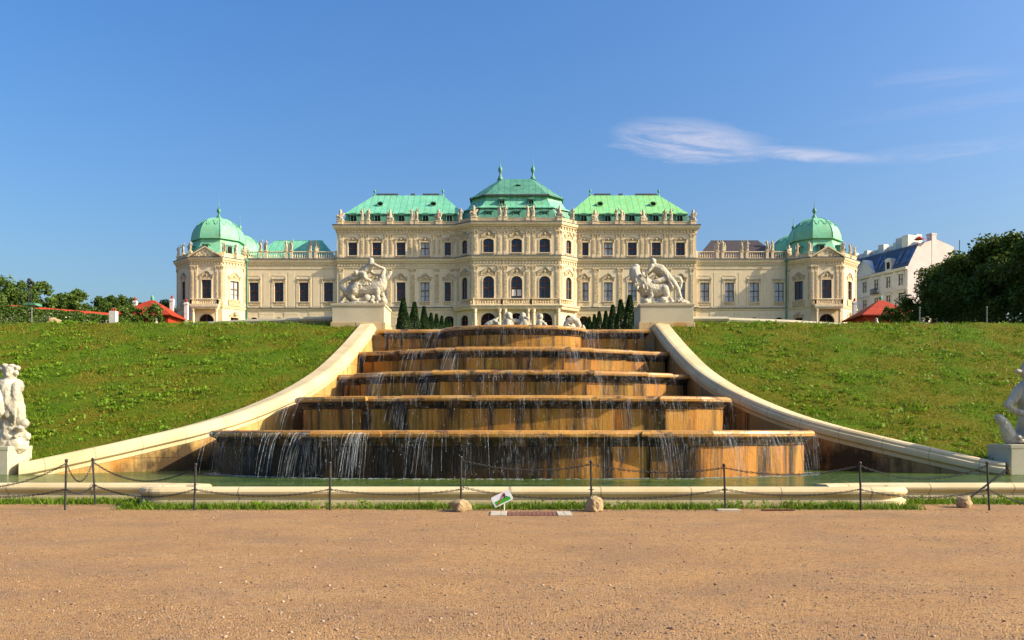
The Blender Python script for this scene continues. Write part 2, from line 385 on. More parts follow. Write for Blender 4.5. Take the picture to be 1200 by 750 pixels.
    def build(s, name, mats, parent=None, smooth=False, bevel=0, fix=True, origin=None):
        a=np.array(s.v); lo=a.min(0); hi=a.max(0)
        c=origin if origin is not None else ((lo[0]+hi[0])/2,(lo[1]+hi[1])/2,lo[2])
        s.v=[(x-c[0],y-c[1],z-c[2]) for x,y,z in s.v]
        o=link(name, s.mesh(name,mats,smooth,fix), parent, c)
        if bevel:
            b=o.modifiers.new('bevel','BEVEL'); b.width=bevel; b.segments=2; b.limit_method='ANGLE'; b.angle_limit=rad(40)
        return o
def fp(F,u,v,z): ox,oy,dx,dy=F; return (ox+dx*u+dy*v, oy+dy*u-dx*v, z)
def frame(p,q):
    d=Vector((q[0]-p[0],q[1]-p[1])); L=d.length; d/=L
    return (p[0],p[1],d.x,d.y), L
def copy_tree(o, name=None, parent=None):
    c=o.copy(); COL.objects.link(c)
    if parent is not None: c.parent=parent
    for ch in o.children: copy_tree(ch, None, c)
    return c
def np_mesh(name, verts, faces, mats, midx=None, smooth=False):
    """verts (n,3), faces (m,k) of equal k"""
    me=bpy.data.meshes.new(name); n=len(verts); m,k=faces.shape
    me.vertices.add(n); me.vertices.foreach_set('co', np.ascontiguousarray(verts,dtype=np.float32).ravel())
    me.loops.add(m*k); me.loops.foreach_set('vertex_index', np.ascontiguousarray(faces,dtype=np.int32).ravel())
    me.polygons.add(m); me.polygons.foreach_set('loop_start', np.arange(0,m*k,k,dtype=np.int32))
    for q in (mats if isinstance(mats,(list,tuple)) else [mats]): me.materials.append(q)
    if midx is not None: me.polygons.foreach_set('material_index', np.asarray(midx,dtype=np.int32))
    if smooth: me.polygons.foreach_set('use_smooth',[True]*m)
    me.update(calc_edges=True); me.validate(); return me
def leaves(centers, size, flat=.3, up=0., aspect=.55):
    """random leaf quads (diamond) at centres -> verts, faces"""
    c=np.asarray(centers); n=len(c); sz=np.asarray(size) if np.ndim(size) else np.full(n,size)
    a=rng.normal(size=(n,3)); a[:,2]=a[:,2]*flat+up; a/=np.linalg.norm(a,axis=1)[:,None]
    t=rng.normal(size=(n,3)); b=np.cross(a,t); b/=np.linalg.norm(b,axis=1)[:,None]
    s=(sz*rng.uniform(.6,1.3,n))[:,None]
    v=np.stack([c-a*s*.5, c+b*s*aspect*.5, c+a*s*.5, c-b*s*aspect*.5],1).reshape(-1,3)
    f=np.arange(4*n).reshape(n,4); return v,f

# ---- sculpture: union of tapered limbs and ellipsoids, voxel remeshed into one continuous surface
def sculpt_mesh(name, limbs, ells=(), voxel=.03, smooth=4, mat=None, rough=0., spikes=()):
    bm=bmesh.new()
    def ball(p,r,sc=None):
        mt=Matrix.Translation(p)
        if sc is not None: mt=mt@Matrix.Diagonal((*sc,1))
        else: mt=mt@Matrix.Scale(r,4)
        bmesh.ops.create_icosphere(bm,subdivisions=2,radius=1,matrix=mt)
    for L in limbs:
        for i,(x,y,z,r) in enumerate(L):
            ball(Vector((x,y,z)),r)
            if i:
                a=Vector(L[i-1][:3]); b=Vector((x,y,z)); d=b-a
                if d.length<1e-4: continue
                q=d.to_track_quat('Z','Y').to_matrix().to_4x4()
                bmesh.ops.create_cone(bm,cap_ends=True,segments=12,radius1=L[i-1][3],radius2=r,depth=d.length,matrix=Matrix.Translation((a+b)/2)@q)
    for (x,y,z,a,b,c) in ells: ball(Vector((x,y,z)),1,(a,b,c))
    me=bpy.data.meshes.new(name+'_raw'); bm.to_mesh(me); bm.free()
    o=bpy.data.objects.new('tmp_'+name,me); COL.objects.link(o)
    r=o.modifiers.new('r','REMESH'); r.mode='VOXEL'; r.voxel_size=voxel; r.use_smooth_shade=True
    sm=o.modifiers.new('s','SMOOTH'); sm.iterations=smooth; sm.factor=.5
    if rough:
        tx=bpy.data.textures.new(name+'_t','CLOUDS'); tx.noise_scale=.09; tx.noise_depth=2
        dp=o.modifiers.new('d','DISPLACE'); dp.texture=tx; dp.strength=rough; dp.mid_level=.5
    dg=bpy.context.evaluated_depsgraph_get(); dg.update()
    out=bpy.data.meshes.new_from_object(o.evaluated_get(dg)); out.name=name
    bpy.data.objects.remove(o); bpy.data.meshes.remove(me)
    out.materials.clear(); out.materials.append(mat)
    out.polygons.foreach_set('use_smooth',[True]*len(out.polygons))
    return out
# ================================================================== ground, lawns, cascade
SIDE={-1:'left',1:'right'}
m=MB(); m.box(-1500,1500,-200,25.6,-.6,0); g=m.build('gravel_path', M['gravel']); tag(g,'broad tan gravel path in the foreground','path',kind='structure')
m=MB(); m.add([(-3000,25,-.7),(3000,25,-.7),(3000,3000,-.7),(-3000,3000,-.7)],[(0,1,2,3)]); tag(m.build('ground',M['terrace']),'ground far behind the palace','ground',kind='structure')

WX=[(25.3,14.62),(25.5,14.3),(26.3,13.2),(27.1,12.15),(28.2,10.85),(29.5,9.75),(31.5,8.72),(34,8.02),(37.3,7.68),(41.4,7.5)]
def catmull(P,n=5):
    P=[Vector(p) for p in P]; out=[]
    for i in range(len(P)-1):
        a=P[max(i-1,0)]; b=P[i]; c=P[i+1]; d=P[min(i+2,len(P)-1)]
        for k in range(n):
            t=k/n; out.append(.5*((2*b)+(c-a)*t+(2*a-5*b+4*c-d)*t*t+(3*b-a-3*c+d)*t**3))
    out.append(P[-1]); return out
WPATH=catmull([(x,y) for y,x in WX])      # outer edge of the coping, from the pool up
def wz(y): return .62+(y-25.2)*.381
def wx_at(y):
    for a,b in zip(WPATH,WPATH[1:]):
        if a.y<=y<=b.y: return a.x+(b.x-a.x)*(y-a.y)/max(1e-6,b.y-a.y)
    return WPATH[-1].x if y>41 else WPATH[0].x
TG=.102
def terr(y):
    if y<42: z=wz(y)-.12
    else:
        z=7.0+(min(y,140)-43.5)*TG
        if y<46: 
            t=(y-42)/4; z=z*t*t*(3-2*t)+(6.90+.02*(y-42))*(1-t*t*(3-2*t))
    return z
# lawns: inner edge runs along the wall
def lawn(sd):
    ys=np.concatenate([np.linspace(25.25,42,60),np.linspace(42.3,47,14)])
    us=np.concatenate([np.linspace(0,20,64),np.linspace(20.5,60,24),np.linspace(63,240,14)])
    vs=[];fs=[]
    for y in ys:
        x0=(wx_at(y)-.05) if y<=41.4 else 7.45
        for u in us:
            x=x0+u
            z=terr(y)+ .035*math.sin(x*1.7+y*.6)*math.sin(y*1.9-x*.4)+.02*math.sin(x*4.1+2*y)
            if u<.4: z=terr(y)
            vs.append((sd*x,y,z))
    nu=len(us)
    for j in range(len(ys)-1):
        for i in range(nu-1):
            a=j*nu+i; fs.append((a,a+1,a+1+nu,a+nu) if sd>0 else (a+nu,a+1+nu,a+1,a))
    m=MB(); m.add(vs,fs); o=m.build('lawn',M['lawn'],smooth=True); tag(o,'sloping green lawn on the %s of the cascade'%SIDE[sd],'lawn',kind='structure')
    # blades and weeds
    n=46000
    y=25.4+(42.6-25.4)*rng.random(n); u=34*rng.random(n)**1.25
    x0=np.array([wx_at(q) if q<41.4 else 7.5 for q in y]); x=x0+u+.08
    z=np.array([terr(q) for q in y])
    pn=np.sin(x*1.3+y*.9)*np.sin(y*1.7-x*.5)+rng.normal(0,.5,n)
    h=rng.uniform(.045,.13,n)*np.where(pn>0,1.25,.7); w=rng.uniform(.012,.028,n); an=rng.uniform(0,PI,n); lx=rng.normal(0,.05,n); ly=rng.normal(0,.05,n)
    dx=np.cos(an)*w; dy=np.sin(an)*w; X=sd*x
    v=np.stack([np.stack([X-dx,y-dy,z-.02],1),np.stack([X+dx,y+dy,z-.02],1),np.stack([X+lx,y+ly,z+h],1)],1).reshape(-1,3)
    me=np_mesh('grass_blades',v,np.arange(3*n).reshape(n,3),[M['blade'],M['blade_dry']],(pn<-.35).astype(int))
    tag(link('grass',me),'short grass blades over the %s sloping lawn'%SIDE[sd],'grass',kind='stuff')
    # broad-leaved weeds in drifts
    cs=[];sz=[]
    K=2600
    for k in range(K):
        yy=25.6+16.8*R.random(); uu=.2+33*R.random()**1.2
        if math.sin(uu*.55+yy*.8+sd)*math.sin(yy*.9-uu*.3)+R.gauss(0,.45)<.2: continue
        x0_=wx_at(yy) if yy<41.4 else 7.5
        r=R.uniform(.06,.34); zz=terr(yy)
        for q in range(int(6+r*55)):
            a=R.random()*2*PI; rr=r*math.sqrt(R.random())
            cs.append((sd*(x0_+uu+.25)+rr*math.cos(a), yy+rr*math.sin(a), zz+R.uniform(.02,.06+.5*r*(1-rr/r)))); sz.append(R.uniform(.06,.15))
    v,f=leaves(cs,np.array(sz),1.,.8,.6)
    tag(link('weeds',np_mesh('weed_leaves',v,f,M['weed'])),'clumps of bright broad-leaved weeds in the %s lawn'%SIDE[sd],'weeds',kind='stuff')
for sd in (-1,1): lawn(sd)
# upper terrace behind the ridge
vs=[];fs=[]
xs=[-400,-120,-60,-30,-7.4,7.4,30,60,120,400]; ysn=[44.95,46.2,47,60,80,100,120,140,160,220,600,2500]
for y in ysn:
    for x in xs: vs.append((x,y,terr(y)-.03 if y>47 else {44.95:6.78,46.2:6.88,47:7.05}[y]))
for j in range(len(ysn)-1):
    for i in range(len(xs)-1):
        a=j*len(xs)+i; fs.append((a,a+1,a+1+len(xs),a+len(xs)))
m=MB(); m.box(-7.4,7.4,44.75,44.97,5.8,6.8); tag(m.build('basin_back_wall',M['tierstone']),'low stone back wall behind the top basin sculptures','wall')
m=MB(); m.add(vs,fs); tag(m.build('upper_terrace',M['terrace']),'sloping garden parterre between cascade and palace','terrain',kind='structure')

# ---- side walls with coping
def side_wall(sd):
    root=empty('cascade_wall',(sd*8.5,33,0),
      ('curved stone side wall with sunlit pale coping on the left of the cascade' if sd<0 else 'curved stone side wall with shaded grey coping on the right of the cascade'),'wall','side walls of the cascade')
    path=[(sd*p.x,p.y,wz(p.y)) for p in WPATH]
    if sd>0: path=path            # travel away from camera: right side is +x = outside
    o=-1 if sd>0 else 1
    # for sd=+1 travelling +y: right = +x (outside). inside offsets are negative. for sd=-1 right=+x = inside
    cp=[(0.02,-.5),(0.02,-.06),(-.05,0),(-.62,.03),(-.74,-.0),(-.80,-.06),(-.81,-.13),(-.88,-.17),(-.90,-.25),(-.90,-.36),(-.86,-.40),(-.80,-.44),(-.80,-.5)]
    prof=[(q*.9 if sd>0 else -q*.9, z*(.88 if z>-.45 else 1)) for q,z in cp]
    m=MB(); m.sweep(path,prof,closedprof=True); m.build('coping',M['coping'],root)
    wall=[(-.04,-.40),(-.04,-9),(-.7,-9),(-.7,-.40)]
    prof=[(q if sd>0 else -q, z) for q,z in wall]
    m=MB(); n0=len(path)
    # bottom held level
    P=path
    mm=MB(); mm.sweep(P,prof,closedprof=True)
    mm.v=[(x,y,max(z,-.3)) for x,y,z in mm.v]
    mm.build('wall_face',M['wallstone'] if sd<0 else M['wallstone_shade'],root)
    # outer retaining wall running away from the end pedestal
    m=MB(); m.box(min(sd*17.2,sd*70),max(sd*17.2,sd*70),25.35,25.9,-.2,.75); 
    r2=m.build('retaining_wall',M['wallstone']); tag(r2,'low straight retaining wall under the %s lawn edge'%SIDE[sd],'wall')
for sd in (-1,1): side_wall(sd)

# ---- tiers
T5=[(0,22.70),(1.4,22.74),(2.7,22.86),(3.72,23.04),(3.73,22.93),(5.10,23.0),(5.11,23.28),(6.4,23.72),(7.7,24.42),(8.62,25.2),(8.85,26.1),(9.3,29.5)]
T4=[(0,28.30),(1.8,28.34),(3.48,28.5),(3.5,28.95),(5.15,29.05),(5.17,28.86),(6.3,29.2),(7.25,29.75),(7.45,30.3),(7.6,34)]
T3=[(0,32.30),(2.78,32.3),(2.8,32.68),(4.95,33.32),(4.97,33.55),(6.1,34.15),(6.2,34.75),(6.95,35.0),(7.0,38)]
T2=[(0,35.8),(2.12,35.8),(2.14,36.08),(3.1,36.25),(3.12,36.5),(4.9,37.2),(4.92,37.45),(6.75,38.2),(6.85,41)]
T1=[(3.2*math.sin(t),40.75-1.55*math.cos(t)) for t in [k*PI/20 for k in range(0,10)]]+[(3.2,40.72),(3.21,41.0),(6.22,41.0),(6.25,45)]
TIERS=[(T5,.30,1.62,'lowest and widest','tierstone_dark'),(T4,1.55,2.78,'second from the bottom','tierstone'),(T3,2.70,3.90,'middle','tierstone'),(T2,3.82,5.12,'second from the top','tierstone'),(T1,5.05,6.46,'top and round-fronted','tierstone')]
FRONTS=[]
for i,(H,zb,zt,nm,mt) in enumerate(TIERS):
    yb=H[-1][1]
    full=[(-x,y) for x,y in reversed(H[1:])]+H      # left to right: outward = right of travel = -y
    FRONTS.append((full,zt,zb,yb))
    root=empty('cascade_tier',(0,H[0][1],zb),{0:'lowest and widest stone cascade tier, blackened by algae and painted shade',1:'second cascade tier from the bottom, with orange stained outer bays',2:'middle cascade tier with a flat centre bay and angled sides',3:'fourth cascade tier from the bottom, just below the rounded top one',4:'topmost cascade tier with a round drum front below the sculptures'}[i],'fountain tier','tiers of the cascade')
    m=MB(); m.sweep(full,[(0,zb-.5),(0,zt-.34),(-.05,zt-.34),(-.4,zt-.34)]); m.build('tier_wall',M[mt],root)
    m=MB(); m.sweep(full,[(.0,zt-.44),(.03,zt-.42),(.045,zt-.36),(.06,zt-.34),(.09,zt-.31),(.12,zt-.25),(.21,zt-.21),(.21,zt-.198),(-.1,zt-.198),(-.1,zt-.44)],closedprof=True); m.build('drip_moulding',M['lip_dark'],root)
    lp=[(-.42,zt-.34),(-.12,zt-.34),(-.12,zt-.2),(.0,zt-.2),(.24,zt-.2),(.29,zt-.17),(.30,zt-.1),(.27,zt-.035),(.2,zt-.005),(-.05,zt),(-.40,zt),(-.42,zt-.06)]
    m=MB(); m.sweep(full,lp,closedprof=True); m.build('lip',M['lip'],root)
    w=[(x,y+ (.3 if abs(x)<H[-1][0]-.5 else 0),zt-.03) for x,y in full]
    m=MB(); m.add(w,[tuple(range(len(w)))]); tag(m.build('water',M['basinwater']),'water lying in the basin of the %s tier'%nm,'water',kind='structure')
# small spout pipes on the tier walls
m=MB(); m.tube([(1.0,28.2,1.9),(1.0,28.1,1.9)],.05,10); 
# ---- falling water
def resample(P,step):
    out=[]
    for a,b in zip(P,P[1:]):
        a=Vector(a); b=Vector(b); L=(b-a).length; n=max(1,int(L/step))
        d=(b-a)/max(L,1e-6); nn=Vector((d.y,-d.x))
        for k in range(n): out.append((a+d*(L*(k+.5)/n),nn))
    return out
def falls(i,dens,spouts):
    full,zt,zb,yb=FRONTS[i]
    S=resample([p for p in full if p[1]<yb-2.0],.02)
    base={0:.32,1:1.6,2:2.75,3:3.87,4:5.10}[i]
    m=MB()
    def strand(p,nn,v,r,z0,z1,jit=.02):
        pts=[];rs=[]
        zz=z0
        T0=math.sqrt(max(0,2*(zt-.06-z0)/9.8)); T1=math.sqrt(max(.001,2*(zt-.06-z1)/9.8))
        jx=R.gauss(0,jit)
        K=5
        for k in range(K+1):
            t=T0+(T1-T0)*k/K
            q=p+nn*(.30+v*t); pts.append((q.x+jx*t*3+R.gauss(0,.004),q.y,zt-.06-4.9*t*t)); rs.append(r*(1-.5*k/K)*R.uniform(.6,1.2))
        m.tube(pts,rs,3,cap=False)
    cl=[R.uniform(0,1) for _ in range(400)]
    for k,(p,nn) in enumerate(S):
        c=.5+.5*math.sin(p.x*2.3+i*1.7)+.6*math.sin(p.x*5.9+i)+.5*math.sin(p.x*13.1+2*i)
        side=dens(p.x)
        if R.random()<side*max(.03,c*.22):
            L=R.random()**1.6*(zt-base)*1.0+.10
            z0=zt-.06-R.random()**2.5*.25; z1=max(base,z0-L)
            strand(p,nn,R.uniform(.05,.5),R.uniform(.003,.009),z0,z1)
        if R.random()<.35*side:          # short wet fringe under the lip
            z0=zt-.07; strand(p,nn,R.uniform(.02,.25),R.uniform(.003,.008),z0,z0-R.uniform(.05,.3))
        if R.random()<.9*side*.5:           # drops
            z=R.uniform(base,zt-.1); t=math.sqrt(2*(zt-.06-z)/9.8); q=p+nn*(.3+R.uniform(.1,.6)*t); r=R.uniform(.004,.011)
            m.lathe(q.x+R.gauss(0,.03),q.y,[(r*.4,z-r*2),(r,z),(r*.4,z+r*2)],4)
    for xs_,amt,v0,lean in spouts:
        for _ in range(int(amt*.6)):
            p,nn=min(S,key=lambda q:abs(q[0].x-(xs_+R.gauss(0,.001))))
            p=p+Vector((R.gauss(0,.17),0)); nn=(nn+Vector((lean*R.uniform(.5,1.3),0)))
            strand(p,nn,v0*R.uniform(.7,1.25),R.uniform(.003,.009),zt-.03,base+R.random()**3*.5,.03)
    # thin broken curtains of water
    pp=[p for p in full if p[1]<yb-2.0]
    for (v0,hl) in ((.10,.45 if i else .95),(.32,1.)):
        prof=[]
        for kk in range(9):
            t=math.sqrt(2*(zt-.1-base)/9.8)*hl*kk/8; prof.append((.295+v0*t,zt-.1-4.9*t*t))
        b0=len(m.f); m.sweep(pp,prof,1,cap=False)
    # foam line at the foot
    for p,nn in resample([p for p in full if p[1]<yb-2.0],.045):
        if R.random()<.75*min(1,dens(p.x)*2):
            for _ in range(5 if i==0 else 2):
                q=p+nn*R.uniform(.02,.5 if i==0 else .4); r=R.uniform(.01,.045)
                m.lathe(q.x,q.y,[(r,base-.01),(r*.8,base+r*.35),(r*.2,base+r*.5)],6,sx=1.6)
    tag(m.build('falling_water',[M['fall'],M['sheet']]),'water falling from the lip of the %s tier'%TIERS[i][3],'falling water',kind='stuff')
falls(0,lambda x:.95 if x<-3.6 else (.34 if x<3.8 else .5),[(-8.2,26,.7,-.15),(-6.3,16,.8,-.3),(-5.5,26,.9,-.35),(-4.0,30,.95,-.35),(-3.8,14,.95,-.4),(-2.2,14,.7,-.3),(-.9,8,.6,.2),(3.85,26,.8,.35),(5.5,26,.9,.5),(6.9,22,.8,.35),(7.7,16,.8,.3),(2.0,8,.4,.1)])
falls(1,lambda x:.55 if x<-3.4 else .42,[(-7.1,20,.8,-.5),(-3.6,30,.9,-.45),(3.6,22,.8,.3),(2.3,10,.5,.2),(5.2,10,.5,.3)])
falls(2,lambda x:.75,[(-6.6,20,.8,-.5),(-4.9,26,.9,-.4),(-2.85,34,.9,-.5),(2.85,30,.9,.5),(5.0,24,.8,.35),(.2,10,.3,0)])
falls(3,lambda x:.8,[(-6.6,12,.6,-.1),(-3.9,16,.8,-.4),(-2.2,34,1.,-.5),(2.2,34,1.,.5),(3.3,14,.7,.4),(4.95,24,.9,.5)])
falls(4,lambda x:.85,[(-3.3,26,.8,-.6),(-3.0,20,.9,-.6),(3.25,30,.9,.7),(-6.0,12,.3,0),(-5.3,8,.3,0),(4.1,6,.3,.0),(5.0,6,.3,0)])

# ---- pool and kerbs
m=MB(); m.add([(-60,18.0,.33),(60,18.0,.33),(60,31,.33),(-60,31,.33)],[(0,1,2,3)])
# pool sheet limited to the inside of the kerbs
m=MB(); m.add([(-60,19.45,.33),(-7.6,19.45,.33),(-7.6,18.1,.33),(7.75,18.1,.33),(7.75,19.45,.33),(60,19.45,.33),(60,25.5,.33),(16,25.5,.33),(10.4,28.9,.33),(-10.4,28.9,.33),(-16,25.5,.33),(-60,25.5,.33)],[tuple(range(12))])
tag(m.build('pool_water',M['water']),'green rippled water of the large pool','water',kind='structure')
KP=[(0,0),(.02,0),(.05,.02),(.05,.135),(.0,.15),(-.02,.17),(-.03,.20),(.03,.235),(.075,.285),(.08,.33),(.04,.385),(-.03,.415),(-.30,.415),(-.36,.38),(-.36,0)]
def kerb(path,label):
    m=MB(); m.sweep(path,KP,closedprof=True)
    tag(m.build('pool_kerb',M['kerb'],smooth=False),label,'kerb','stone kerbs around the pool')
arc=lambda cx,cy,r,a0,a1,n=8:[(cx+r*math.cos(rad(a0+(a1-a0)*k/n)),cy+r*math.sin(rad(a0+(a1-a0)*k/n))) for k in range(n+1)]
kerb([(-7.25,19.0)]+arc(-7.3,18.5,.62,150,270)+[(-3,17.88),(0,17.88),(3,17.88)]+arc(7.85,18.5,.62,270,390)+[(7.8,19.0)],'long straight central stone kerb with rounded ends in front of the pool')
kerb([(-60,19.25),(-30,19.25),(-15,19.25),(-8.2,19.25),(-7.2,19.05),(-6.9,18.85)],'recessed stone kerb at the left end of the pool')
kerb([(7.0,18.85),(7.3,19.05),(8.3,19.25),(15,19.25),(30,19.25),(60,19.25)],'recessed stone kerb at the right end of the pool')
# grass strip at the kerb foot
n=15000; x=rng.uniform(-14,14,n); outer=((x<-8.05)|(x>8.45))
y0=np.where(outer,19.1-.06,17.78); y=y0-np.abs(rng.normal(0,.22,n))-.01
pn=np.sin(x*2.1)+np.sin(x*.9+1)+rng.normal(0,.8,n); keep=((pn>-.8)|outer)&(np.abs(x-.0)>0)
x=x[keep];y=y[keep];n=len(x)
h=rng.uniform(.05,.17,n)*(1-np.clip((17.78-y)*.0,0,.5)); an=rng.uniform(0,PI,n); w=rng.uniform(.008,.02,n)
dx=np.cos(an)*w;dy=np.sin(an)*w; lx=rng.normal(0,.06,n);ly=rng.normal(0,.06,n); z=np.zeros(n)
v=np.stack([np.stack([x-dx,y-dy,z],1),np.stack([x+dx,y+dy,z],1),np.stack([x+lx,y+ly,h],1)],1).reshape(-1,3)
tag(link('kerb_grass',np_mesh('kerb_grass',v,np.arange(3*n).reshape(n,3),M['kerbgrass'])),'strip of grass growing along the foot of the pool kerb','grass',kind='stuff')
cs=[];sz=[]
for k in range(520):
    x=R.uniform(-13.5,13.5); y=(19.0 if (x<-8.05 or x>8.45) else 17.72)-abs(R.gauss(0,.14))
    if math.sin(x*1.3)+math.sin(x*3.1)+R.gauss(0,.6)<0: continue
    r=R.uniform(.04,.12)
    for q in range(12):
        a=R.random()*2*PI; rr=r*R.random()
        cs.append((x+rr*math.cos(a),y+rr*math.sin(a),R.uniform(.02,.04+r*1.3))); sz.append(R.uniform(.03,.08))
v,f=leaves(cs,np.array(sz),1.,.5,.5)
tag(link('weeds',np_mesh('kerb_weeds',v,f,M['weed'])),'leafy weeds along the pool kerb','weeds',kind='stuff')
# loose pebbles on the gravel
n=42000
base=np.array([(0,0,1),(.95,0,.15),(.2,.9,.1),(-.85,.5,.2),(-.7,-.7,.1),(.35,-.95,.2),(0,0,-.5)])
fc=np.array([(0,1,2),(0,2,3),(0,3,4),(0,4,5),(0,5,1),(6,2,1),(6,3,2),(6,4,3),(6,5,4),(6,1,5)])
y=5.5+12.*rng.random(n)**1.15; x=(rng.random(n)*2-1)*(y*.66)
gk=np.sin(x*1.1+y*2.3)*np.sin(y*1.7-x*.7)+np.sin(x*.45+2)*.6+rng.normal(0,.9,n)>.1; x=x[gk]; y=y[gk]; n=len(x)
s=rng.uniform(.0035,.012,n)*(1+1.2*(rng.random(n)>.96))
a=rng.uniform(0,2*PI,n); ca=np.cos(a)[:,None];sa=np.sin(a)[:,None]
jit=rng.uniform(.7,1.3,(n,7,3))*base[None]
vx=jit[:,:,0]*ca-jit[:,:,1]*sa; vy=jit[:,:,0]*sa+jit[:,:,1]*ca; vz=jit[:,:,2]*.7
v=np.stack([x[:,None]+vx*s[:,None],y[:,None]+vy*s[:,None],vz*s[:,None]+.001],2).reshape(-1,3)
f=(fc[None]+7*np.arange(n)[:,None,None]).reshape(-1,3)
tag(link('pebbles',np_mesh('pebbles',v,f,M['pebble'])),'loose pebbles scattered on the tan gravel','gravel',kind='stuff')

# ---- fence posts, chains, stones
POSTS=[(-8.99,17.25,1.02,.03,'first slim iron fence post from the left, beside another'),(-9.04,18.6,1.0,-.06,'iron fence post set back near the left kerb, second from the left'),
 (-6.36,17.2,.94,.035,'iron fence post in front of the left end of the lowest waterfall'),(-3.62,17.2,.97,.0,'iron fence post standing left of centre in kerb grass'),
 (-.98,17.2,1.08,-.0,'iron fence post footed in the flat boulder near the sign'),(1.65,17.2,1.0,-.01,'iron fence post footed in the tall boulder right of the sign'),
 (4.35,17.2,.93,-.03,'iron fence post beside a small flat stone right of centre'),(7.08,17.2,.97,-.02,'iron fence post at the right part of the central kerb'),
 (9.67,17.2,.97,-.045,'rightmost iron fence post, with a fallen bar leaning on it')]
TOPS=[];MIDS=[]
for x,y,h,ln,lab in POSTS:
    root=empty('fence_post',(x,y,0),lab,'fence post','iron posts of the chain fence')
    m=MB(); m.tube([(x,y,-.03),(x+ln*h,y,h-.04)],.021,10); m.build('post_shaft',M['iron'],root)
    m=MB(); m.lathe(x+ln*h,y,[(.006,h-.06),(.028,h-.045),(.034,h-.02),(.03,h+.002),(.012,h+.015)],10); m.build('post_cap',M['iron'],root,smooth=True)
    m=MB()
    zc=.42
    m.tube([(x+ln*zc+.05*math.cos(t),y-.0+.03*math.sin(t),zc) for t in [k*PI/5 for k in range(11)]],.008,5); m.build('chain_ring',M['iron'],root)
    TOPS.append((x+ln*h,y,h-.07)); MIDS.append((x+ln*zc,y,zc))
def chain(a,b,sag,label):
    a=Vector(a);b=Vector(b); L=(b-a).length; n=int(L/.052); m=MB()
    P=[a.lerp(b,k/n)-Vector((0,0,sag*4*(k/n)*(1-k/n))) for k in range(n+1)]
    for k in range(n):
        p=P[k];q=P[k+1]; d=(q-p).normalized(); c=(p+q)/2
        side=d.cross(Vector((0,0,1))).normalized(); up=side.cross(d)
        w=(side if k%2 else up)
        pts=[c+d*.036*math.cos(t)+w*.017*math.sin(t) for t in [j*PI/4 for j in range(9)]]
        m.tube(pts,.0065,4,cap=False)
    tag(m.build('chain',M['iron']),label,'chain','chains hanging between the fence posts')
off=lambda p,dz:(p[0],p[1],p[2]+dz)
chain((-11.9,17.6,.62),TOPS[0],.32,'upper chain slung from beyond the left edge to the first post')
chain((-11.9,17.6,.45),MIDS[0],.18,'lower chain from beyond the left edge to the first post')
chain(TOPS[0],TOPS[1],.40,'short sagging upper chain between the two leftmost posts')
chain(MIDS[0],off(MIDS[1],.0),.12,'short lower chain between the two leftmost posts')
chain(TOPS[1],TOPS[2],.35,'upper chain from the set-back left post over the pool water')
chain(MIDS[1],MIDS[2],.2,'lower chain across the gap before the rounded left kerb end')
chain(MIDS[2],MIDS[3],.13,'lower chain in front of the left half of the kerb')
chain(MIDS[3],MIDS[4],.10,'lower chain left of the post footed in a flat boulder')
chain(off(MIDS[4],.05),off(MIDS[5],-.16),.10,'lower chain passing behind the tilted sign')
chain(TOPS[4],TOPS[5],.16,'upper chain between the two boulder-footed posts')
chain(off(MIDS[5],-.16),off(MIDS[6],0),.08,'lower chain right of the tall boulder')
chain(TOPS[5],TOPS[6],.13,'upper chain right of the tall boulder')
chain(MIDS[6],MIDS[7],.12,'lower chain in front of the right half of the kerb')
chain(TOPS[6],TOPS[7],.16,'upper chain over the right part of the pool')
chain(MIDS[7],MIDS[8],.16,'lower chain over the rounded right end of the kerb')
chain(TOPS[7],TOPS[8],.26,'upper chain reaching the rightmost post')
chain(MIDS[8],(12.0,17.2,.3),.28,'lower chain running off beyond the right edge')
m=MB(); m.tube([(9.55,17.9,.12),(10.5,18.0,.80)],.022,8); m.lathe(10.5,18.0,[(.02,.77),(.035,.79),(.03,.83)],8)
tag(m.build('fallen_bar',M['iron']),'fallen dark iron bar leaning over a stone at the right','iron bar')
def boulder(x,y,sx,sy,sz,seed,label,name='boulder'):
    rr=random.Random(seed); bm=bmesh.new(); bmesh.ops.create_icosphere(bm,subdivisions=3,radius=1)
    from mathutils import noise as nz
    for v in bm.verts:
        p=v.co.copy(); d=nz.noise(p*1.3+Vector((seed,0,0)))*.4+nz.noise(p*3.1+Vector((0,seed,0)))*.22+nz.noise(p*7)*.08
        q=p*(1+d); k=max(abs(q.x),abs(q.y),abs(q.z)); q=q*(1-.35)+q/k*.35*.9
        v.co=Vector((q.x*sx,q.y*sy,max(q.z,-.75)*sz+.72*sz))
    me=bpy.data.meshes.new(name); bm.to_mesh(me); bm.free(); me.materials.append(M['rock'])
    o=link(name,me,None,(x,y,0),rr.random()*3); return tag(o,label,'stone')
boulder(-.97,17.0,.205,.17,.14,3,'wide flat-topped rough boulder at the foot of a fence post')
boulder(1.68,17.0,.165,.16,.175,8,'taller pointed rough boulder at the foot of a fence post')
boulder(9.5,17.85,.19,.15,.15,13,'rough stone under the fallen bar at right')
boulder(-9.05+.0,42.6,.34,.3,.22,21,'stub') if False else None
m=MB(); m.box(4.15,4.6,17.02,17.2,-.02,.035); tag(m.build('flat_stone',M['concrete'],bevel=.01),'small flat grey stone beside a fence post right of centre','stone')
m=MB(); m.box(5.05,5.7,17.05,17.12,-.01,.022,0)
for k in range(13): m.box(5.07+k*.048,5.09+k*.048,17.03,17.14,.018,.03)
tag(m.build('drain_grate',M['brick']),'narrow rust-red drain grate lying in the gravel','grate')
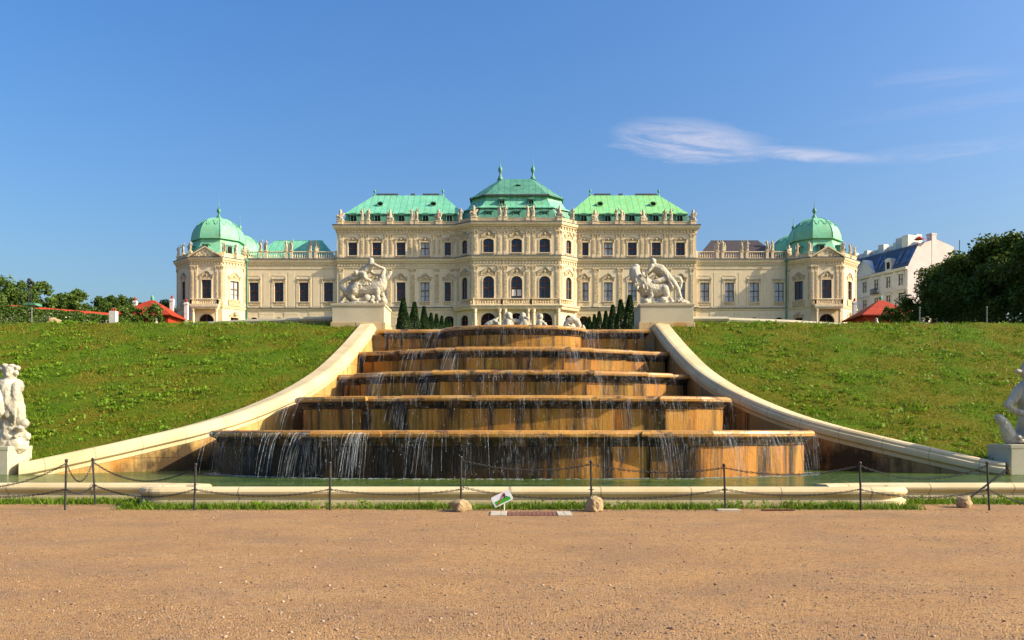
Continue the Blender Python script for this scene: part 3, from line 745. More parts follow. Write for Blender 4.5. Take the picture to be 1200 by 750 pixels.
# brick threshold
root=empty('brick_threshold',(.3,16.75,0),'strip of old bricks between pale slabs set flush in the gravel','paving strip')
m=MB()
for k in range(12):
    x=-.03+k*.078; m.box(x,x+.07,16.08,16.76,-.03,.016+.006*R.random())
m.build('brick_row',M['brick'],root,bevel=.006)
for x0,x1 in ((-.36,-.17),(-.165,-.045),(.92,1.05),(1.055,1.2)):
    m=MB(); m.box(x0,x1,16.05+.03*R.random(),16.8,-.03,.018+.008*R.random()); m.build('stone_slab',M['concrete'],root,bevel=.008)
# tilted sign
root=empty('lawn_sign',(-.15,17.1,0),'small tilted white sign with green field and red bar at the kerb','sign')
th=rad(26); cx,cz=-.15,.245
def sp(u,w,d=0): return (cx+u*math.cos(th)-w*math.sin(th), 17.1+d+.35*(w*.4), cz+u*math.sin(th)+w*math.cos(th))
def sbox(poly,d0,d1,name,mat):
    m=MB(); n=len(poly); a=[sp(u,w,d0) for u,w in poly]; b=[sp(u,w,d1) for u,w in poly]
    m.add(a+b,[tuple(range(n-1,-1,-1)),tuple(range(n,2*n))]+[(k,(k+1)%n,n+(k+1)%n,n+k) for k in range(n)]); return m.build(name,mat,root)
rr=[]
for qx,qy,a0 in ((.17,.075,0),(-.17,.075,90),(-.17,-.075,180),(.17,-.075,270)):
    for k in range(5):
        a=rad(a0+k*22.5); rr.append((qx+.035*math.cos(a),qy+.035*math.sin(a)))
sbox(rr,0,.012,'sign_board',M['signwhite'])
sbox([(-.165,-.085),(.165,-.085),(.15,-.02),(.05,.0),(-.165,.0)],-.004,-.001,'green_field',M['signgreen'])
sbox([(-.15,-.088),(-.13,-.095),(.10,.085),(.085,.095)],-.008,-.005,'red_bar',M['signred'])
sbox([(.03,.06),(.07,.085),(.10,.055),(.08,.03),(.12,-.01),(.105,-.02),(.07,.015),(.05,-.02),(.035,-.015),(.045,.03)],-.006,-.0045,'walking_figure',M['signblack'])
m=MB(); m.tube([sp(.02,-.07,.03),(-.11,17.12,0.0)],.014,6); m.build('sign_stake',M['white'],root)

# ================================================================== sculptures
def pedestal(name,x0,x1,y0,y1,z0,z1,label,foot=None,cat='pedestal',ov=.6):
    root=empty(name,((x0+x1)/2,(y0+y1)/2,z0),label,cat)
    m=MB(); m.box(x0,x1,y0,y1,z0+foot,z1-.13); m.build('pedestal_block',M['plinth'],root,bevel=.015)
    m=MB(); m.sweep([(x0,y1),(x0,y0),(x1,y0),(x1,y1)],[(0,z1-.13),(.07*ov,z1-.10),(.09*ov,z1-.02),(.07*ov,z1),(-.3,z1+.01)]); m.box(x0-.0,x1+.0,y0-.0,y1,z1-.135,z1-.004)
    m.build('pedestal_cap',M['plinth'],root)
    m=MB(); m.box(x0-.07,x1+.07,y0-.07,y1+.05,z0-(2.6 if foot>.2 else .8),z0+foot); m.build('pedestal_foot',M['pedstone'],root,bevel=.02)
    return root
def G(P,cx0,zb,k): return [((x-cx0)*k, d, (zb-y)*k, r*k*1.09) for x,y,d,r in P]
# left hero and beast
k=.00452; cx0=425; zb=640
g=lambda *P: G(P,cx0,zb,k)
L=[g((512,150,0,30),(505,178,.02,20),(492,205,.05,34)),                       # head, neck
   g((492,205,.05,40),(455,235,.06,46),(410,270,.06,42),(385,290,.06,40)),   # torso
   g((515,178,-.12,22),(560,190,-.12,19),(605,212,-.1,15),(650,225,-.05,16)),# arm
   g((480,215,.2,22),(520,270,.2,17),(565,292,.12,14),(612,298,.05,14)),     # other arm
   g((385,290,-.08,34),(440,300,-.22,32),(452,330,-.26,24),(470,352,-.26,20),(508,360,-.2,16)),
   g((385,295,.12,34),(320,360,.14,30),(255,450,.12,22),(215,505,.1,17),(180,560,.1,14),(172,585,.02,12)),
   g((355,290,-.15,26),(352,275,-.2,24)),
   g((330,480,.0,70),(400,470,0,62),(470,470,0,62),(560,450,0,72),(610,420,0,68)),
   g((610,420,0,66),(630,380,0,56),(640,345,0,44)),
   g((640,345,0,44),(640,290,0,28),(655,240,0,20)),
   g((645,355,0,36),(690,320,0,26),(722,272,0,20)),
   g((585,460,-.2,36),(588,530,-.22,26),(605,590,-.25,22),(640,600,-.3,16)),
   g((600,460,.2,36),(640,540,.2,24),(660,600,.2,18)),
   g((335,470,-.2,56),(370,430,-.22,48),(300,530,-.22,30),(330,570,-.25,22),(380,590,-.28,18)),
   g((300,480,.2,48),(250,520,.2,30),(300,590,.2,20)),
   g((300,500,0,36),(225,480,.0,26),(185,430,0,21),(190,385,-.02,20),(225,350,-.04,19),(300,335,-.08,18),(380,328,-.12,19))]
E=[(x,d,z,a,b,c) for x,d,z,a,b,c in [((512-cx0)*k,0,(zb-143)*k,.155,.16,.18),((425-cx0)*k,0,(zb-612)*k,1.12,.5,.11),((480-cx0)*k,-.25,(zb-560)*k,.22,.2,.2),((540-cx0)*k,-.2,(zb-555)*k,.17,.2,.17),((650-cx0)*k,-.05,(zb-590)*k,.2,.3,.22),((200-cx0)*k,-.05,(zb-605)*k,.2,.3,.09)]]
for q in range(22): E.append(((410+q%8*20+R.uniform(-6,6)-cx0)*k,-.05-.18*(q//8),(zb-392-(q//8)*14+R.uniform(-5,5))*k,.045,.045,.05))
for q in range(14):
    t=q/13; E.append(((215+t*165-cx0)*k,-.02-.1*t,(zb-(375-t*55)+8)*k,.05,.06,.05))
for q in range(10): E.append(((500+q*17-cx0)*k,R.uniform(-.4,-.1),(zb-R.uniform(575,610))*k,.09,.12,.09))
me=sculpt_mesh('hero_and_beast',L,E,.017,1,M['marble'],.03)
pl=pedestal('statue_pedestal',-8.85,-6.32,41.45,43.6,6.62,7.78,'large stone pedestal at the top of the left side wall, under the wrestling sculpture',foot=.26)
tag(link('marble_sculpture',me,None,(-7.5,42.35,7.78)),'white marble sculpture of a man astride a roaring beast on the left pedestal','sculpture')
# right hero and lion
cx0=500
g=lambda *P: G(P,cx0,zb,k)
L=[g((352,160,0,30),(352,192,0,26),(372,218,.02,44)),
   g((372,215,.02,50),(430,238,.03,58),(475,280,.03,52),(512,325,.03,46)),
   g((335,205,-.15,26),(300,255,-.2,20),(262,285,-.2,17),(225,300,-.15,15),(185,312,-.1,15)),
   g((355,220,.2,24),(300,280,.25,18),(230,290,.15,16),(180,275,.1,16)),
   g((520,335,-.14,38),(570,390,-.18,32),(612,445,-.16,24),(640,520,-.12,18),(660,570,-.12,15),(735,605,-.2,14)),
   g((505,335,.12,38),(545,430,-.05,34),(515,490,-.1,24),(530,550,-.1,17),(565,590,-.15,14)),
   g((520,335,-.1,30),(400,370,-.25,26),(350,385,-.25,24)),
   g((168,215,0,40),(150,255,0,56),(165,310,0,62),(205,355,0,76),(255,410,0,92)),
   g((250,405,0,86),(320,450,0,84),(400,470,0,76),(470,450,0,70),(520,430,0,58)),
   g((240,470,-.05,40),(235,520,-.05,22)),
   g((310,470,-.2,42),(325,530,-.22,28),(300,570,-.24,22),(255,595,-.26,20)),
   g((270,450,.2,40),(280,560,.2,24)),
   g((470,460,-.2,48),(500,520,-.22,30),(470,580,-.24,22),(420,600,-.24,18)),
   g((555,340,.1,18),(600,312,.12,20),(645,325,.12,20),(668,360,.12,17),(660,420,.12,14),(640,465,.12,9))]
E=[((352-cx0)*k,-.02,(zb-150)*k,.165,.17,.185),((490-cx0)*k,0,(zb-612)*k,1.12,.5,.10),((270-cx0)*k,-.15,(zb-595)*k,.25,.3,.17),((450-cx0)*k,-.3,(zb-580)*k,.2,.2,.16),((700-cx0)*k,-.15,(zb-610)*k,.2,.25,.1),((170-cx0)*k,0,(zb-195)*k,.12,.11,.1)]
for q in range(22): E.append(((200+R.uniform(-60,80)-cx0)*k,R.uniform(-.44,-.26),(zb-R.uniform(300,480))*k,.05,.07,.11))
for q in range(12): E.append(((430+q*22-cx0)*k,R.uniform(-.45,-.1),(zb-R.uniform(575,612))*k,.09,.12,.08))
for q in range(7): E.append(((500+q*2-cx0)*k+.03*q,-.25,(zb-330-q*18)*k,.08,.09,.12))
me=sculpt_mesh('hero_and_lion',L,E,.017,1,M['marble'],.03)
pedestal('statue_pedestal',6.12,8.70,41.45,43.6,6.62,7.78,'large stone pedestal at the top of the right side wall, under the lion sculpture',foot=.26)
tag(link('marble_sculpture',me,None,(7.55,42.35,7.78)),'white marble sculpture of a man bending over a lion on the right pedestal','sculpture')
# stone kerbs running outward from the pedestals
for sd in (-1,1):
    m=MB(); pth=[(sd*8.75,42.7,0),(sd*10.6,42.7,0),(sd*10.62,43.0,0),(sd*14,43.6,-.04),(sd*24,46.0,-.3)]
    pr=[(.0,6.5),(.0,7.02),(.1,7.1),(.14,7.2),(.1,7.29),(0,7.32),(-.35,7.32),(-.4,6.5)]
    if sd<0: pth=[(x,y,z) for x,y,z in reversed(pth)]
    m.sweep(pth,pr,closedprof=True)
    tag(m.build('terrace_kerb',M['plinth']),'low moulded stone terrace kerb beside the %s sculpture pedestal'%SIDE[sd],'kerb')
# foreground figures
k=.00646; cx0=35; zb=440
g=lambda *P: G(P,cx0,zb,k)
L=[g((50,100,0,28),(44,135,0,24),(40,160,0,34)), g((62,165,.1,36),(10,172,-.05,38),(-25,190,0,30)),
   g((38,170,0,44),(50,220,0,46),(60,260,0,44),(60,310,0,36)), g((10,205,-.2,30),(12,250,-.28,40),(18,280,-.28,36),(20,310,-.2,20)),
   g((85,165,-.1,18),(90,210,-.18,17),(86,255,-.2,16),(62,300,-.3,14)), g((70,215,0,30),(88,270,0,26),(92,310,0,24)),
   g((45,320,-.05,34),(50,370,-.05,40),(40,420,-.05,46)), g((-40,230,.1,40),(-80,300,.1,55),(-90,390,.1,50)), g((-40,350,-.1,30),(-50,420,-.1,30)),
   g((95,345,0,24),(118,335,-.05,20)), g((85,390,0,36),(118,395,0,22)), g((75,425,0,50),(95,425,0,30))]
E=[((x-cx0)*k,d,(zb-y)*k,a,b,c) for x,y,d,a,b,c in [(48,92,0,.2,.2,.17),(82,82,-.02,.09,.1,.08),(15,85,-.02,.12,.12,.1),(80,105,-.05,.08,.08,.08),(52,112,-.17,.05,.06,.06),(30,72,-.05,.1,.1,.07),(62,72,-.05,.1,.1,.06),(70,360,-.2,.12,.12,.08),(100,362,-.15,.16,.14,.1),(60,395,-.25,.15,.14,.12),(20,425,0,.65,.3,.1),(-60,430,0,.5,.3,.08)]]
for q in range(9): L.append([((50+q*6-cx0)*k,-.26,(zb-175-q*9)*k,.03),((60+q*5-cx0)*k,-.33,(zb-240-q*8)*k,.045),((58+q*4-cx0)*k,-.26,(zb-310-q*4)*k,.03)])
for q in range(9): E.append(((R.uniform(20,120)-cx0)*k,-.2+R.uniform(-.1,.1),(zb-R.uniform(340,425))*k,R.uniform(.06,.14),.09,R.uniform(.04,.07)))
me=sculpt_mesh('curly_haired_figure',L,E,.017,1,M['marble'],.035)
pedestal('statue_pedestal',-17.2,-14.6,24.7,25.95,.2,1.15,'low pedestal in the pool at the left frame edge',foot=.12,ov=.12)
tag(link('garden_statue',me,None,(-14.97,25.3,1.15)),'white statue of a curly-haired draped figure at the left frame edge','statue')
k=.0068; cx0=290; zb=415
g=lambda *P: G(P,cx0,zb,k)
L=[g((290,148,-.03,24),(287,180,0,18),(288,205,0,34)), g((255,207,0,24),(325,205,0,26)),
   g((288,205,0,42),(290,240,0,42),(292,275,0,36),(300,315,0,44)), g((250,207,-.02,20),(226,245,-.02,17),(205,262,-.03,14),(228,285,-.08,12),(262,296,-.14,11)),
   g((330,207,0,20),(350,260,-.05,17),(340,300,-.1,13)), g((290,320,-.1,34),(298,350,-.15,24),(294,390,-.15,19),(275,403,-.25,14)),
   g((320,320,.05,36),(345,360,.05,26),(345,400,0,22)), g((300,330,.15,34),(270,395,.12,28),(228,398,.05,26),(205,360,0,22),(190,328,0,18),(172,312,0,15)),
   g((268,142,-.03,13),(270,118,-.03,13),(275,95,-.02,7)), g((250,131,-.06,8),(238,131,-.07,8))]
E=[((x-cx0)*k,d,(zb-y)*k,a,b,c) for x,y,d,a,b,c in [(288,142,-.02,.16,.17,.2),(310,100,.0,.16,.17,.2),(288,152,-.19,.04,.05,.05),(290,405,0,.45,.3,.09),(268,395,-.1,.16,.15,.08),(345,400,0,.2,.2,.14)]]
for q in range(14): E.append(((R.uniform(225,300)-cx0)*k,-.2+R.uniform(-.1,.1),(zb-R.uniform(385,410))*k,.07,.07,.05))
for q in range(10): E.append(((R.uniform(265,315)-cx0)*k,-.24,(zb-R.uniform(205,290))*k,.05,.04,.06))
me=sculpt_mesh('eared_figure',L,E,.017,1,M['marble'],.035)
pedestal('statue_pedestal',14.45,17.0,24.7,25.95,.2,1.2,'low pedestal in the pool at the right frame edge',foot=.12,ov=.12)
o=link('garden_statue',me,None,(15.32,25.3,1.2)); o.scale=(1.12,1.1,1.12); tag(o,'shaded statue of an eared figure with a curled tail at the right frame edge','statue')
# tritons on the top basin
k=.0054; zb=278
def triton(cx0,L,E,lab,y=41.4,name='triton_sculpture',rough=.02,vox=.024):
    me=sculpt_mesh(name,[G(P,cx0,zb,k) for P in L],[((x-cx0)*k,d,(zb-yy)*k,a,b,c) for x,yy,d,a,b,c in E],vox,3,M['marble'],rough)
    X=(550+cx0/8-606.5)*.0419+.16
    tag(link(name,me,None,(X,y,6.46)),lab,'sculpture')
triton(205,[[(150,255,0,18),(175,230,0,28),(210,215,0,30),(245,190,0,20),(258,170,-.02,10)],[(240,195,-.1,14),(268,210,-.15,12),(285,250,-.15,16)],[(210,215,.1,30),(260,260,.1,26),(305,262,0,18)],[(180,262,0,24),(300,266,0,20)],[(245,195,0,10),(232,172,0,6)],[(262,180,0,8),(274,160,0,5)]],[(262,225,-.05,.12,.12,.14)],'marble sea creature at the left end of the group on the top basin')
triton(360,[[(370,150,0,30),(364,180,0,20),(358,200,0,30)],[(358,200,0,36),(356,230,0,40),(360,268,0,42)],[(330,200,-.05,18),(312,230,-.08,14),(318,262,-.12,13)],[(388,200,-.02,18),(402,230,-.04,14),(400,265,-.08,13)],[(360,265,0,44),(330,270,.1,34)]],[(370,142,.0,.19,.2,.19),(385,168,-.06,.12,.12,.09)],'marble triton with a large curly head, left of centre on the top basin')
triton(520,[[(500,150,0,26),(510,180,0,18),(518,200,0,28)],[(518,200,0,34),(520,230,0,36),(530,265,0,36)],[(540,195,-.05,16),(552,175,-.08,12),(530,160,-.1,10)],[(500,205,-.1,15),(470,245,-.15,12),(505,266,-.2,14),(550,266,-.18,13)],[(545,215,0,20),(575,240,0,16),(588,268,0,14)],[(395,262,.05,22),(400,215,.05,22),(425,190,.05,22),(460,195,.05,22),(485,225,.05,22),(495,262,.05,22)]],[(502,138,0,.14,.14,.15),(482,158,0,.1,.12,.09)],'marble triton with raised arm and arched tail at the centre of the top basin')
triton(680,[[(662,158,0,26),(664,185,0,16),(660,205,0,28)],[(660,205,0,30),(655,235,0,32),(660,268,0,34)],[(645,160,-.05,10),(640,185,-.05,10),(680,200,-.1,12)],[(685,200,-.05,14),(705,228,-.1,13),(735,250,-.1,12),(765,268,-.1,12)],[(640,240,0,26),(630,268,0,26)],[(700,255,0,24),(750,268,0,18)],[(700,225,-.05,10),(715,210,-.05,7)]],[(664,146,0,.14,.14,.13),(648,150,0,.09,.09,.1)],'marble triton blowing a shell, right of centre on the top basin')
triton(950,[[(820,268,0,12),(850,245,0,14),(880,270,0,16)],[(885,262,0,14),(900,215,0,20),(925,190,0,25),(965,178,0,29),(1000,195,0,28),(1018,232,0,24),(1000,268,0,24)],[(925,235,-.08,14),(960,250,-.1,18),(990,268,-.1,18)],[(880,268,-.05,14),(915,245,-.08,10)]],[(950,272,0,.5,.3,.06)],'marble curled sea serpent tail at the right end of the top basin',rough=.015)
me=sculpt_mesh('marble_spike',[G([(1065,275,0,20),(1063,255,0,18),(1060,235,0,12),(1066,228,0,6)],1065,zb,k)],[],.02,2,M['marble'],.01)
tag(link('fish_tail_sculpture',me,None,((550+1065/8-606.5)*.0419+.16,41.5,6.46)),'small marble fish tail rising right of the coiled serpent','sculpture')
# ================================================================== palace
Z0=17.0
PAL=empty('palace',(0,141,Z0),'long cream baroque palace with green copper roofs and corner domes above the cascade','palace')
YP,YM,YL,YT=141.0,143.5,144.0,141.0
def facade(m,F,W,z0,z1,ops,depth=.32,mi=0):
    """wall with openings (u,w,za,zb,rise)"""
    us=sorted({0.,W}|{o[0]-o[1]/2 for o in ops}|{o[0]+o[1]/2 for o in ops}); zs=sorted({z0,z1}|{o[2] for o in ops}|{o[3] for o in ops})
    us=[u for u in us if -1e-6<=u<=W+1e-6]
    for a,b in zip(us,us[1:]):
        for c,d in zip(zs,zs[1:]):
            um=(a+b)/2; zm=(c+d)/2
            if any(abs(um-o[0])<o[1]/2 and o[2]<zm<o[3] for o in ops): continue
            m.add([fp(F,a,0,c),fp(F,b,0,c),fp(F,b,0,d),fp(F,a,0,d)],[(0,1,2,3)],mi)
    for u,w,za,zb,rise in ops:
        a=u-w/2;b=u+w/2
        if rise:
            n=10; arc=[(u-w/2*math.cos(PI*k/n), zb-rise+rise*math.sin(PI*k/n)) for k in range(n+1)]
            for k in range(n):
                p,q=arc[k],arc[k+1]
                m.add([fp(F,p[0],0,p[1]),fp(F,q[0],0,q[1]),fp(F,q[0],0,zb),fp(F,p[0],0,zb)],[(0,1,2,3)],mi)
                m.add([fp(F,p[0],0,p[1]),fp(F,q[0],0,q[1]),fp(F,q[0],-depth,q[1]),fp(F,p[0],-depth,p[1])],[(3,2,1,0)],mi)
            zt=zb-rise
        else:
            zt=zb; m.add([fp(F,a,0,zb),fp(F,b,0,zb),fp(F,b,-depth,zb),fp(F,a,-depth,zb)],[(3,2,1,0)],mi)
        m.add([fp(F,a,0,za),fp(F,a,0,zt),fp(F,a,-depth,zt),fp(F,a,-depth,za)],[(3,2,1,0)],mi)
        m.add([fp(F,b,0,za),fp(F,b,-depth,za),fp(F,b,-depth,zt),fp(F,b,0,zt)],[(3,2,1,0)],mi)
        m.add([fp(F,a,0,za),fp(F,a,-depth,za),fp(F,b,-depth,za),fp(F,b,0,za)],[(3,2,1,0)],mi)
# --- window meshes in local coords: x along, y inward, z up from the sill
def hood_profile(kind,w):
    h=w/2+.42
    if kind=='omega': return [(-h,0),(-h*.66,.02),(-h*.5,.14),(-h*.34,.42),(-h*.18,.6),(0,.66)]
    if kind=='gable': return [(-h,0),(-h*.6,.03),(-h*.3,.38),(0,.62)]
    if kind=='low':   return [(-h,0),(-h*.55,.03),(-h*.35,.2),(0,.32)]
    return [(-h,0),(-h*.8,0),(-h*.4,0),(0,0)]
WMESH={}
def window_mesh(key):
    if key in WMESH: return WMESH[key]
    w,h,rise,hood,glaz=key
    m=MB(); d=.20; t=.075
    n=12
    if rise: arc=[(-w/2*math.cos(PI*k/n), h-rise+rise*math.sin(PI*k/n)) for k in range(n+1)]
    else: arc=[(-w/2,h),(w/2,h)]
    out=[(-w/2,0)]+arc+[(w/2,0)]
    if not rise: out=[(-w/2,0),(-w/2,h),(w/2,h),(w/2,0)]
    # outer frame as inset band
    ins=[(x*(1-2*t/w), t+(z)*(1-2*t/h)) for x,z in out]
    L=len(out)
    for k in range(L):
        a,b=out[k],out[(k+1)%L]; c,e=ins[(k+1)%L],ins[k]
        m.add([(a[0],d,a[1]),(b[0],d,b[1]),(c[0],d,c[1]),(e[0],d,e[1])],[(0,1,2,3)])
        m.add([(e[0],d,e[1]),(c[0],d,c[1]),(c[0],d+.08,c[1]),(e[0],d+.08,e[1])],[(0,1,2,3)])
    m.box(-.055,.055,d-.02,d+.06,t*.5,h-t*.5)
    zt=h*.56 if not rise else h*.48
    m.box(-w/2+.03,w/2-.03,d-.03,d+.05,zt-.065,zt+.065)
    if rise and h>3: m.box(-w/2+.03,w/2-.03,d-.026,d+.05,h-rise-.05,h-rise+.05)
    elif h>3: m.box(-w/2+.05,w/2-.05,d+.0,d+.05,h*.28-.02,h*.28+.02)
    fr=m.mesh('window_frame',M['wood'])
    m=MB(); m.add([(x*.98,d+.07,z*.99+.01) for x,z in out],[tuple(range(L))]); pane=m.mesh('pane',M['glass']); pane2=pane.copy(); pane2.materials.clear(); pane2.materials.append(M['curtain_glare'])
    void=pane.copy(); void.materials.clear(); void.materials.append(M['void'])
    # surround: moulding band, sill, carved field and hood
    m=MB(); b=.17; pr=-.055
    ou=[(x*(1+2*b/w), (z*(1+b/h) if z>0 else -.0)) for x,z in out]
    for k in range(L-1):
        a,c=out[k],out[k+1]; e,g=ou[k+1],ou[k]
        m.add([(a[0],pr,a[1]),(c[0],pr,c[1]),(e[0],pr,e[1]),(g[0],pr,g[1])],[(0,1,2,3)])
        m.add([(a[0],pr,a[1]),(c[0],pr,c[1]),(c[0],.02,c[1]),(a[0],.02,a[1])],[(3,2,1,0)])
        m.add([(g[0],pr,g[1]),(e[0],pr,e[1]),(e[0],.0,e[1]),(g[0],.0,g[1])],[(0,1,2,3)])
    m.box(-w/2-.26,w/2+.26,-.13,.0,-.13,-.0)
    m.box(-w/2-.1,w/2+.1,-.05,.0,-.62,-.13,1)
    if hood:
        hz=h+(.62 if hood in('omega','gable') else .38); P=hood_profile(hood,w); P=P+[(-x,z) for x,z in reversed(P[:-1])]
        # carved field under the hood
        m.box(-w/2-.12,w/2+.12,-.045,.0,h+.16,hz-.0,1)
        pts=[(x,z) for x,z in P]
        for k in range(len(pts)-1):
            (x0,z0),(x1,z1)=pts[k],pts[k+1]
            for (pz0,pz1,py,mi) in ((0,.13,-.13,0),(.13,.185,-.17,2)):
                m.hexa([(x0,py,hz+z0+pz0),(x1,py,hz+z1+pz0),(x1,0,hz+z1+pz0),(x0,0,hz+z0+pz0),(x0,py,hz+z0+pz1),(x1,py,hz+z1+pz1),(x1,0,hz+z1+pz1),(x0,0,hz+z0+pz1)],mi)
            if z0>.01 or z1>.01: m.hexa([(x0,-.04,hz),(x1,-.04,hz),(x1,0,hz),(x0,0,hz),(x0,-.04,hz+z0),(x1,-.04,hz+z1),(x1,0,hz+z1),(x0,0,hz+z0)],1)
        # carved boss and scrolls
        if hood!='flat': m.lathe(0,-.06,[(.02,hz-.05),(.16,hz+.02),(.2,hz+.16),(.14,hz+.32),(.03,hz+.4)],8,1,sy=.6)
        for s in (-1,1):
            m.lathe(s*(w/2+.24),-.07,[(.02,hz-.5),(.07,hz-.42),(.06,hz-.2),(.11,hz-.06),(.1,hz)],6,1,sy=.8)
    sur=m.mesh('window_surround',[M['trim'],M['ornament'],M['lead']])
    WMESH[key]=(fr,pane,pane2,void,sur); return WMESH[key]
def window(F,u,z,w,h,rise=0,hood='omega',glass='glass',glaz=0,root=None):
    fr,p1,p2,vo,sur=window_mesh((round(w,3),h,rise,hood,glaz))
    rz=math.atan2(F[3],F[2]); root=root or PAL
    o=link('window',fr,root,fp(F,u,0,z),rz)
    link('pane',{'glass':p1,'curtain_glare':p2,'void':vo}[glass],o,local=True)
    link('window_surround',sur,o,local=True)
    return o
PILM={}
def pilaster(F,u,z0,z1,w=.55,pr=.07,cap=True):
    key=(round(z1-z0,2),w,cap)
    if key not in PILM:
        h=z1-z0; m=MB()
        m.box(-w/2,w/2,-pr,.0,.35,h-(.6 if cap else .1)); m.box(-w/2-.05,w/2+.05,-pr-.04,0,0,.35)
        m.box(-w/2+.12,w/2-.12,-pr-.025,-pr,.7,h-1.,1)
        if cap:
            m.box(-w/2-.02,w/2+.02,-pr-.03,0,h-.6,h-.52); m.box(-w/2-.03,w/2+.03,-pr-.045,0,h-.52,h-.12,1); m.box(-w/2-.1,w/2+.1,-pr-.09,0,h-.12,h)
            for s in (-1,1): m.lathe(s*w/2,-pr-.03,[(.02,h-.4),(.09,h-.3),(.09,h-.18),(.03,h-.12)],6,1)
        else: m.box(-w/2-.04,w/2+.04,-pr-.03,0,h-.1,h)
        PILM[key]=m.mesh('pilaster',[M['trim'],M['ornament']])
    return link('pilaster',PILM[key],PAL,fp(F,u,0,z0),math.atan2(F[3],F[2]))
def dentils(m,path,z0,z1,out,w=.22,sp=.5,mi=0):
    for a,b in zip(path,path[1:]):
        F,L=frame(a,b); n=max(1,int(L/sp))
        for k in range(n):
            u=(k+.5)*L/n; m.fbox(F,u-w/2,u+w/2,0.01,out,z0,z1,mi)
# outlines (left to right, facing the garden)
PMAIN=[(-30.2,156),(-30.2,YM),(-10.1,YM),(-7.25,YP),(7.25,YP),(10.1,YM),(30.2,YM),(30.2,156)]
XM=[11.35,15.4,19.45,23.5,27.55]
# ---------- main block
m=MB()
def midops(u_of):
    o=[]
    for x in XM: 
        u=u_of(x); o+= [(u,1.5,23.4,26.6,0),(u,1.5,31.1,33.3,0),(u,1.5,18.2,20.9,.5)]
    return o
FL,WL=frame((-30.2,YM),(-10.1,YM)); FR,WR=frame((10.1,YM),(30.2,YM))
FCL,WC=frame((-10.1,YM),(-7.25,YP)); FC,WF=frame((-7.25,YP),(7.25,YP)); FCR,_=frame((7.25,YP),(10.1,YM))
facade(m,FL,WL,Z0-3,36.2,midops(lambda x:30.2-x)); facade(m,FR,WR,Z0-3,36.2,midops(lambda x:x-10.1))
for a,b in (((-30.2,158),(-30.2,YM)),((30.2,YM),(30.2,158)),((30.2,158),(-30.2,158))):
    f,l=frame(a,b); facade(m,f,l,Z0-3,36.2,[])
m.build('main_block_wall',M['stucco'],PAL)
m=MB(); PX=[-4.65,0.,4.65]
facade(m,FC,WF,Z0-3,36.2,[(x+7.25,1.85,23.5,27.2,.85) for x in PX]+[(x+7.25,1.75,31.1,33.4,.45) for x in PX]+[(x+7.25,2.5,Z0,21.1,1.25) for x in PX],.4)
for f in (FCL,FCR): facade(m,f,WC,Z0-3,36.2,[(WC/2,1.35,23.5,27.2,.65),(WC/2,1.25,31.1,33.4,.4),(WC/2,1.7,Z0,20.9,.85)],.4)
m.build('pavilion_wall',M['stucco'],PAL)
CUR={('u',-15.4),('m',-15.4),('u',15.4),('m',11.35),('m',15.4),('m',19.45),('m',23.5),('m',27.55)}
for s in (-1,1):
    F=FL if s<0 else FR
    for x in XM:
        u=(30.2-x) if s<0 else x-10.1
        window(F,u,23.4,1.5,3.2,0,'omega','curtain_glare' if ('m',s*x) in CUR else 'glass')
        window(F,u,31.1,1.5,2.2,0,'low','curtain_glare' if ('u',s*x) in CUR else 'glass')
        window(F,u,18.2,1.5,2.7,.5,None,'void')
    for x in (13.38,17.43,21.48,25.53,29.45,10.75):
        u=(30.2-x) if s<0 else x-10.1
        if x in (29.45,10.75):
            pilaster(F,u,22.45,28.9,.6); pilaster(F,u,30.7,34.7,.6)
        else:
            pilaster(F,u,22.45,28.9,.85)
            for d in (-.42,.42): pilaster(F,u+d,30.7,34.7,.5)
for i,x in enumerate(PX):
    window(FC,x+7.25,23.5,1.85,3.7,.85,'omega'); window(FC,x+7.25,31.1,1.75,2.3,.45,'omega'); window(FC,x+7.25,Z0,2.5,4.1,1.25,None,'void')
for f in (FCL,FCR):
    window(f,WC/2,23.5,1.35,3.7,.65,'gable'); window(f,WC/2,31.1,1.25,2.3,.4,'gable'); window(f,WC/2,Z0,1.7,3.9,.85,None,'void')
    for u in (.42,WC-.42): pilaster(f,u,22.6,28.9,.5); pilaster(f,u,30.7,34.7,.5)
for x in (-6.75,-2.33,2.33,6.75):
    dl=(0,) if abs(x)>5 else (-.5,.5)
    for d in dl: pilaster(FC,x+7.25+d,22.6,28.9,.62); pilaster(FC,x+7.25+d,30.7,34.7,.55)
# white half curtains in the middle window
m=MB(); m.box(-.78,-.1,YP+.24,YP+.262,23.95,25.0); m.box(.1,.78,YP+.24,YP+.262,23.95,25.0); m.build('half_curtain',M['white'],PAL)
